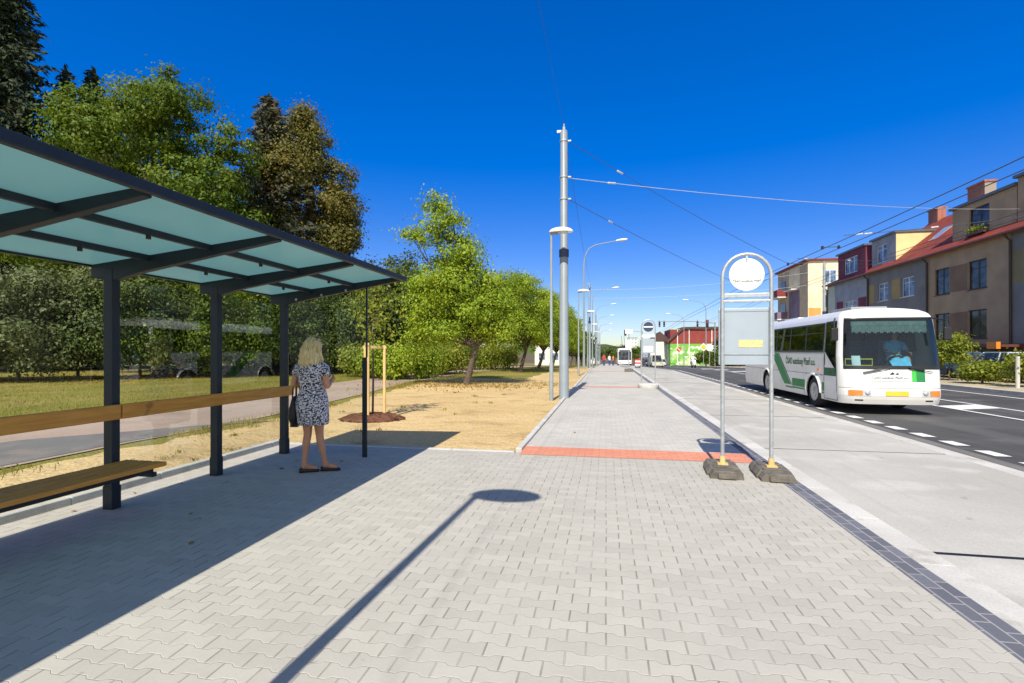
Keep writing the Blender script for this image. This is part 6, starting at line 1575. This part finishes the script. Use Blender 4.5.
# scooter rider
scl = at(693.5, 62); scl = (scl[0], scl[1], RZ+gz(scl[1])+0.003)
mo = thing('motor_scooter', 'small white scooter with dark wheels riding on the far road', 'scooter', scl, R(8))
for y in (-0.6, 0.6):
    q = MB(); q.lathe([(0.22, -0.05), (0.26, 0), (0.22, 0.05)], 18, (0, y, 0.26), 'X'); q.build('wheel', 'tyre', mo)
q = MB(); q.prism([(-0.62, 0.35), (-0.35, 1.05), (-0.25, 1.05), (-0.2, 0.4), (0.25, 0.4), (0.3, 0.75), (0.85, 0.82), (0.8, 0.45), (0.3, 0.3), (-0.3, 0.28)], 'X', -0.16, 0.16); q.build('body', 'bus_white', mo, bevel=0.03)
q = MB(); q.tube([(-0.35, -0.32, 1.08), (0.35, -0.32, 1.08)], 0.02, 6); q.build('handlebar', 'black', mo)
sk = Sk(); p0 = sk.add((0, 0.3, 0.9), (0.16, 0.13)); t1 = sk.add((0, 0.28, 1.15), (0.17, 0.12), p0); t2 = sk.add((0, 0.22, 1.36), (0.18, 0.11), t1); n1 = sk.add((0, 0.2, 1.47), 0.06, t2)
sk.chain(n1, [((0, 0.18, 1.56), 0.09), ((0, 0.18, 1.66), 0.09)])
for sx in (-1, 1):
    w_ = sk.chain(t2, [((sx*0.2, 0.2, 1.36), 0.06), ((sx*0.28, 0.0, 1.2), 0.05), ((sx*0.28, -0.28, 1.12), 0.035)])
    hand(sk, w_, (0, -1, 0), (0, 0, -1), sx, 0.7)
    sk.chain(p0, [((sx*0.12, 0.2, 0.88), 0.09), ((sx*0.17, -0.12, 0.82), 0.07), ((sx*0.15, -0.08, 0.45), 0.05), ((sx*0.15, -0.22, 0.42), 0.04)])
rd = skin_body('person', sk.v, sk.e, sk.r, 'white_cloth', None, scl, R(8), 0, 1)
tag(rd, 'person in white clothes riding the white scooter', 'person')
q = MB(); q.ell((0, 0.18, 1.64), (0.14, 0.15, 0.15)); q.build('helmet', 'sign_white', rd, smooth=True)
# walkers far down the sidewalk
def walker(label, loc, top, seed, rz=0.0):
    sk = Sk(); p0 = sk.add((0, 0, 0.92), (0.14, 0.11)); t1 = sk.add((0, 0, 1.15), (0.14, 0.10), p0); t2 = sk.add((0, 0, 1.36), (0.16, 0.10), t1); n1 = sk.add((0, 0, 1.47), 0.05, t2)
    sk.chain(n1, [((0, 0, 1.55), 0.08), ((0, 0, 1.65), 0.085), ((0, 0, 1.71), 0.05)])
    for sx in (-1, 1):
        w_ = sk.chain(t2, [((sx*0.19, 0, 1.38), 0.055), ((sx*0.24, 0.03*sx, 1.12), 0.042), ((sx*0.24, -0.10*sx, 0.90), 0.03)])
        hand(sk, w_, (0, -0.1, -1), (-sx, 0, 0), 1, 0.3)
        sk.chain(p0, [((sx*0.09, 0, 0.85), 0.09), ((sx*0.09, -0.08*sx, 0.48), 0.06), ((sx*0.09, 0.12*sx, 0.09), 0.04), ((sx*0.09, 0.12*sx-0.15, 0.04), 0.035)])
    o = skin_body('person', sk.v, sk.e, sk.r, 'skin', None, loc, rz, 0, 1); tag(o, label, 'person', 'people walking far down the sidewalk')
    q = MB(); q.loft([ring(z, a, b_, 0, 20) for z, a, b_ in ((0.85, 0.19, 0.15), (1.0, 0.18, 0.14), (1.2, 0.185, 0.14), (1.36, 0.21, 0.14), (1.45, 0.12, 0.10))], False)
    for sx in (-1, 1): q.tube([(sx*0.15, 0, 1.38), (sx*0.22, 0, 1.30), (sx*0.24, 0.03*sx, 1.1)], [0.07, 0.07, 0.06], 10, False)
    q.build('shirt', top, o, smooth=True)
    q = MB()
    for sx in (-1, 1): q.tube([(sx*0.09, 0, 0.92), (sx*0.09, -0.08*sx, 0.48), (sx*0.09, 0.12*sx, 0.10)], [0.115, 0.085, 0.07], 12)
    q.build('trousers', 'blue_cloth', o, smooth=True)
    q = MB(); q.ell((0, 0.015, 1.67), (0.10, 0.11, 0.10)); q.build('hair', 'frame_brown', o, smooth=True)
for i, (x, y, m_, lb) in enumerate([(-0.3, 72, 'red_cloth', 'person in a red top on the far sidewalk'), (0.5, 76, 'white_cloth', 'person in a white top on the far sidewalk'), (1.1, 80, 'orange_plastic', 'person in an orange top on the far sidewalk near the trolleybus')]):
    walker(lb, (x, y, gz(y)), m_, i, R(40*i))
# red and white barrier, kiosk boxes and white vans far left, skyline
bq = thing('road_barrier', 'red and white striped barrier board beside the far stop sign', 'barrier', (3.75, 62, RZ+gz(62)), 0)
for i in range(4):
    q = MB(); q.box(-0.32, 0.32, -0.02, 0.02, 0.3+i*0.2, 0.3+(i+1)*0.2-0.002); q.build('board', 'red_paint' if i % 2 else 'sign_white', bq)
q = MB(); q.box(-0.3, 0.3, -0.2, 0.2, 0, 0.1); q.box(-0.28, -0.22, -0.02, 0.02, 0.1, 0.3); q.box(0.22, 0.28, -0.02, 0.02, 0.1, 0.3); q.build('stand', 'black', bq)
def simple_building(label, x, y, w_, l, h, wm, rm, name='far_building', flat=True):
    t = thing(name, label, 'building', (x, y, gz(y)), 0, 'buildings at the end of the street')
    q = MB(); q.box(0, w_, 0, l, -1, h); wo = q.build('wall', wm, t)
    q = MB()
    if flat: q.box(-0.3, w_+0.3, -0.3, l+0.3, h+0.002, h+0.5)
    else: q.prism([(-0.5, h), (w_/2, h+w_*0.35), (w_+0.5, h)], 'Y', -0.5, l+0.5)
    q.build('roof', rm, t)
    q = MB(); nx = max(2, int(w_/3)); nz = max(1, int(h/3))
    for i in range(nx):
        for j in range(nz): q.box((i+0.3)*w_/nx, (i+0.75)*w_/nx, -0.04, 0.02, j*h/nz+1.0, j*h/nz+2.2)
    q.build('window_row', 'pane_blue', t)
    return t
simple_building('white low building showing between the street tree trunks', -13, 92, 5, 10, 4.0, 'plaster_white', 'roof_red')
simple_building('white tall block at the end of the street, left of the trolleybus', -8, 260, 5, 9, 9, 'plaster_white', 'sheet_grey')
simple_building('pale tower block far behind the trolleybus', 22, 520, 9, 12, 19, 'plaster_white', 'sheet_grey')
simple_building('second pale tower block far behind the trolleybus', 36, 540, 9, 12, 17, 'plaster_bluegrey', 'sheet_grey')
simple_building('cream house far down the right side of the street', 19, 200, 12, 12, 7, 'plaster_cream', 'roof_red', flat=False)
for i, (x, y, h) in enumerate([(-5.5, 96, 7.5), (-5.4, 112, 8), (-5.2, 130, 8), (7, 230, 9), (2, 250, 9), (13, 240, 9), (24, 170, 10), (20, 150, 8), (-4, 240, 9), (28, 235, 11), (-14, 180, 11)]):
    lb = ['dark tree beyond the farthest street tree', 'far kerbside tree past the curved lamps', 'very far kerbside tree past the curved lamps', 'tree closing the street behind the trolleybus', 'tree closing the street left of the trolleybus', 'tree closing the street right of the trolleybus', 'tree behind the mural building', 'small tree beside the mural building', 'tree closing the street at its left side', 'tree far behind the cream house', 'tree far down the left side of the street'][i]
    tree(lb, (x, y, gz(y)), lob(0, h*0.55, h*0.36, h*0.45, 9, 600+i), 'leaf_maple' if i % 2 else 'leaf_dark', h*0.3, 0.2, 90, 40, 1.1, 0.5, 610+i, group='trees at the end of the street', branches=False)
# wooded hills on the horizon
hq = MB(); pr = [(-700+i*50, 18+9*math.sin(i*0.7)+5*math.sin(i*1.9)) for i in range(37)]
hq.loft([[(x, 1250, -6) for x, z in pr], [(x, 1280, z*0.5) for x, z in pr], [(x, 1340, z) for x, z in pr], [(x, 1400, z*0.6) for x, z in pr]], False, closed=False)
hq.build('hills', 'leaf_dark')['kind'] = 'structure'
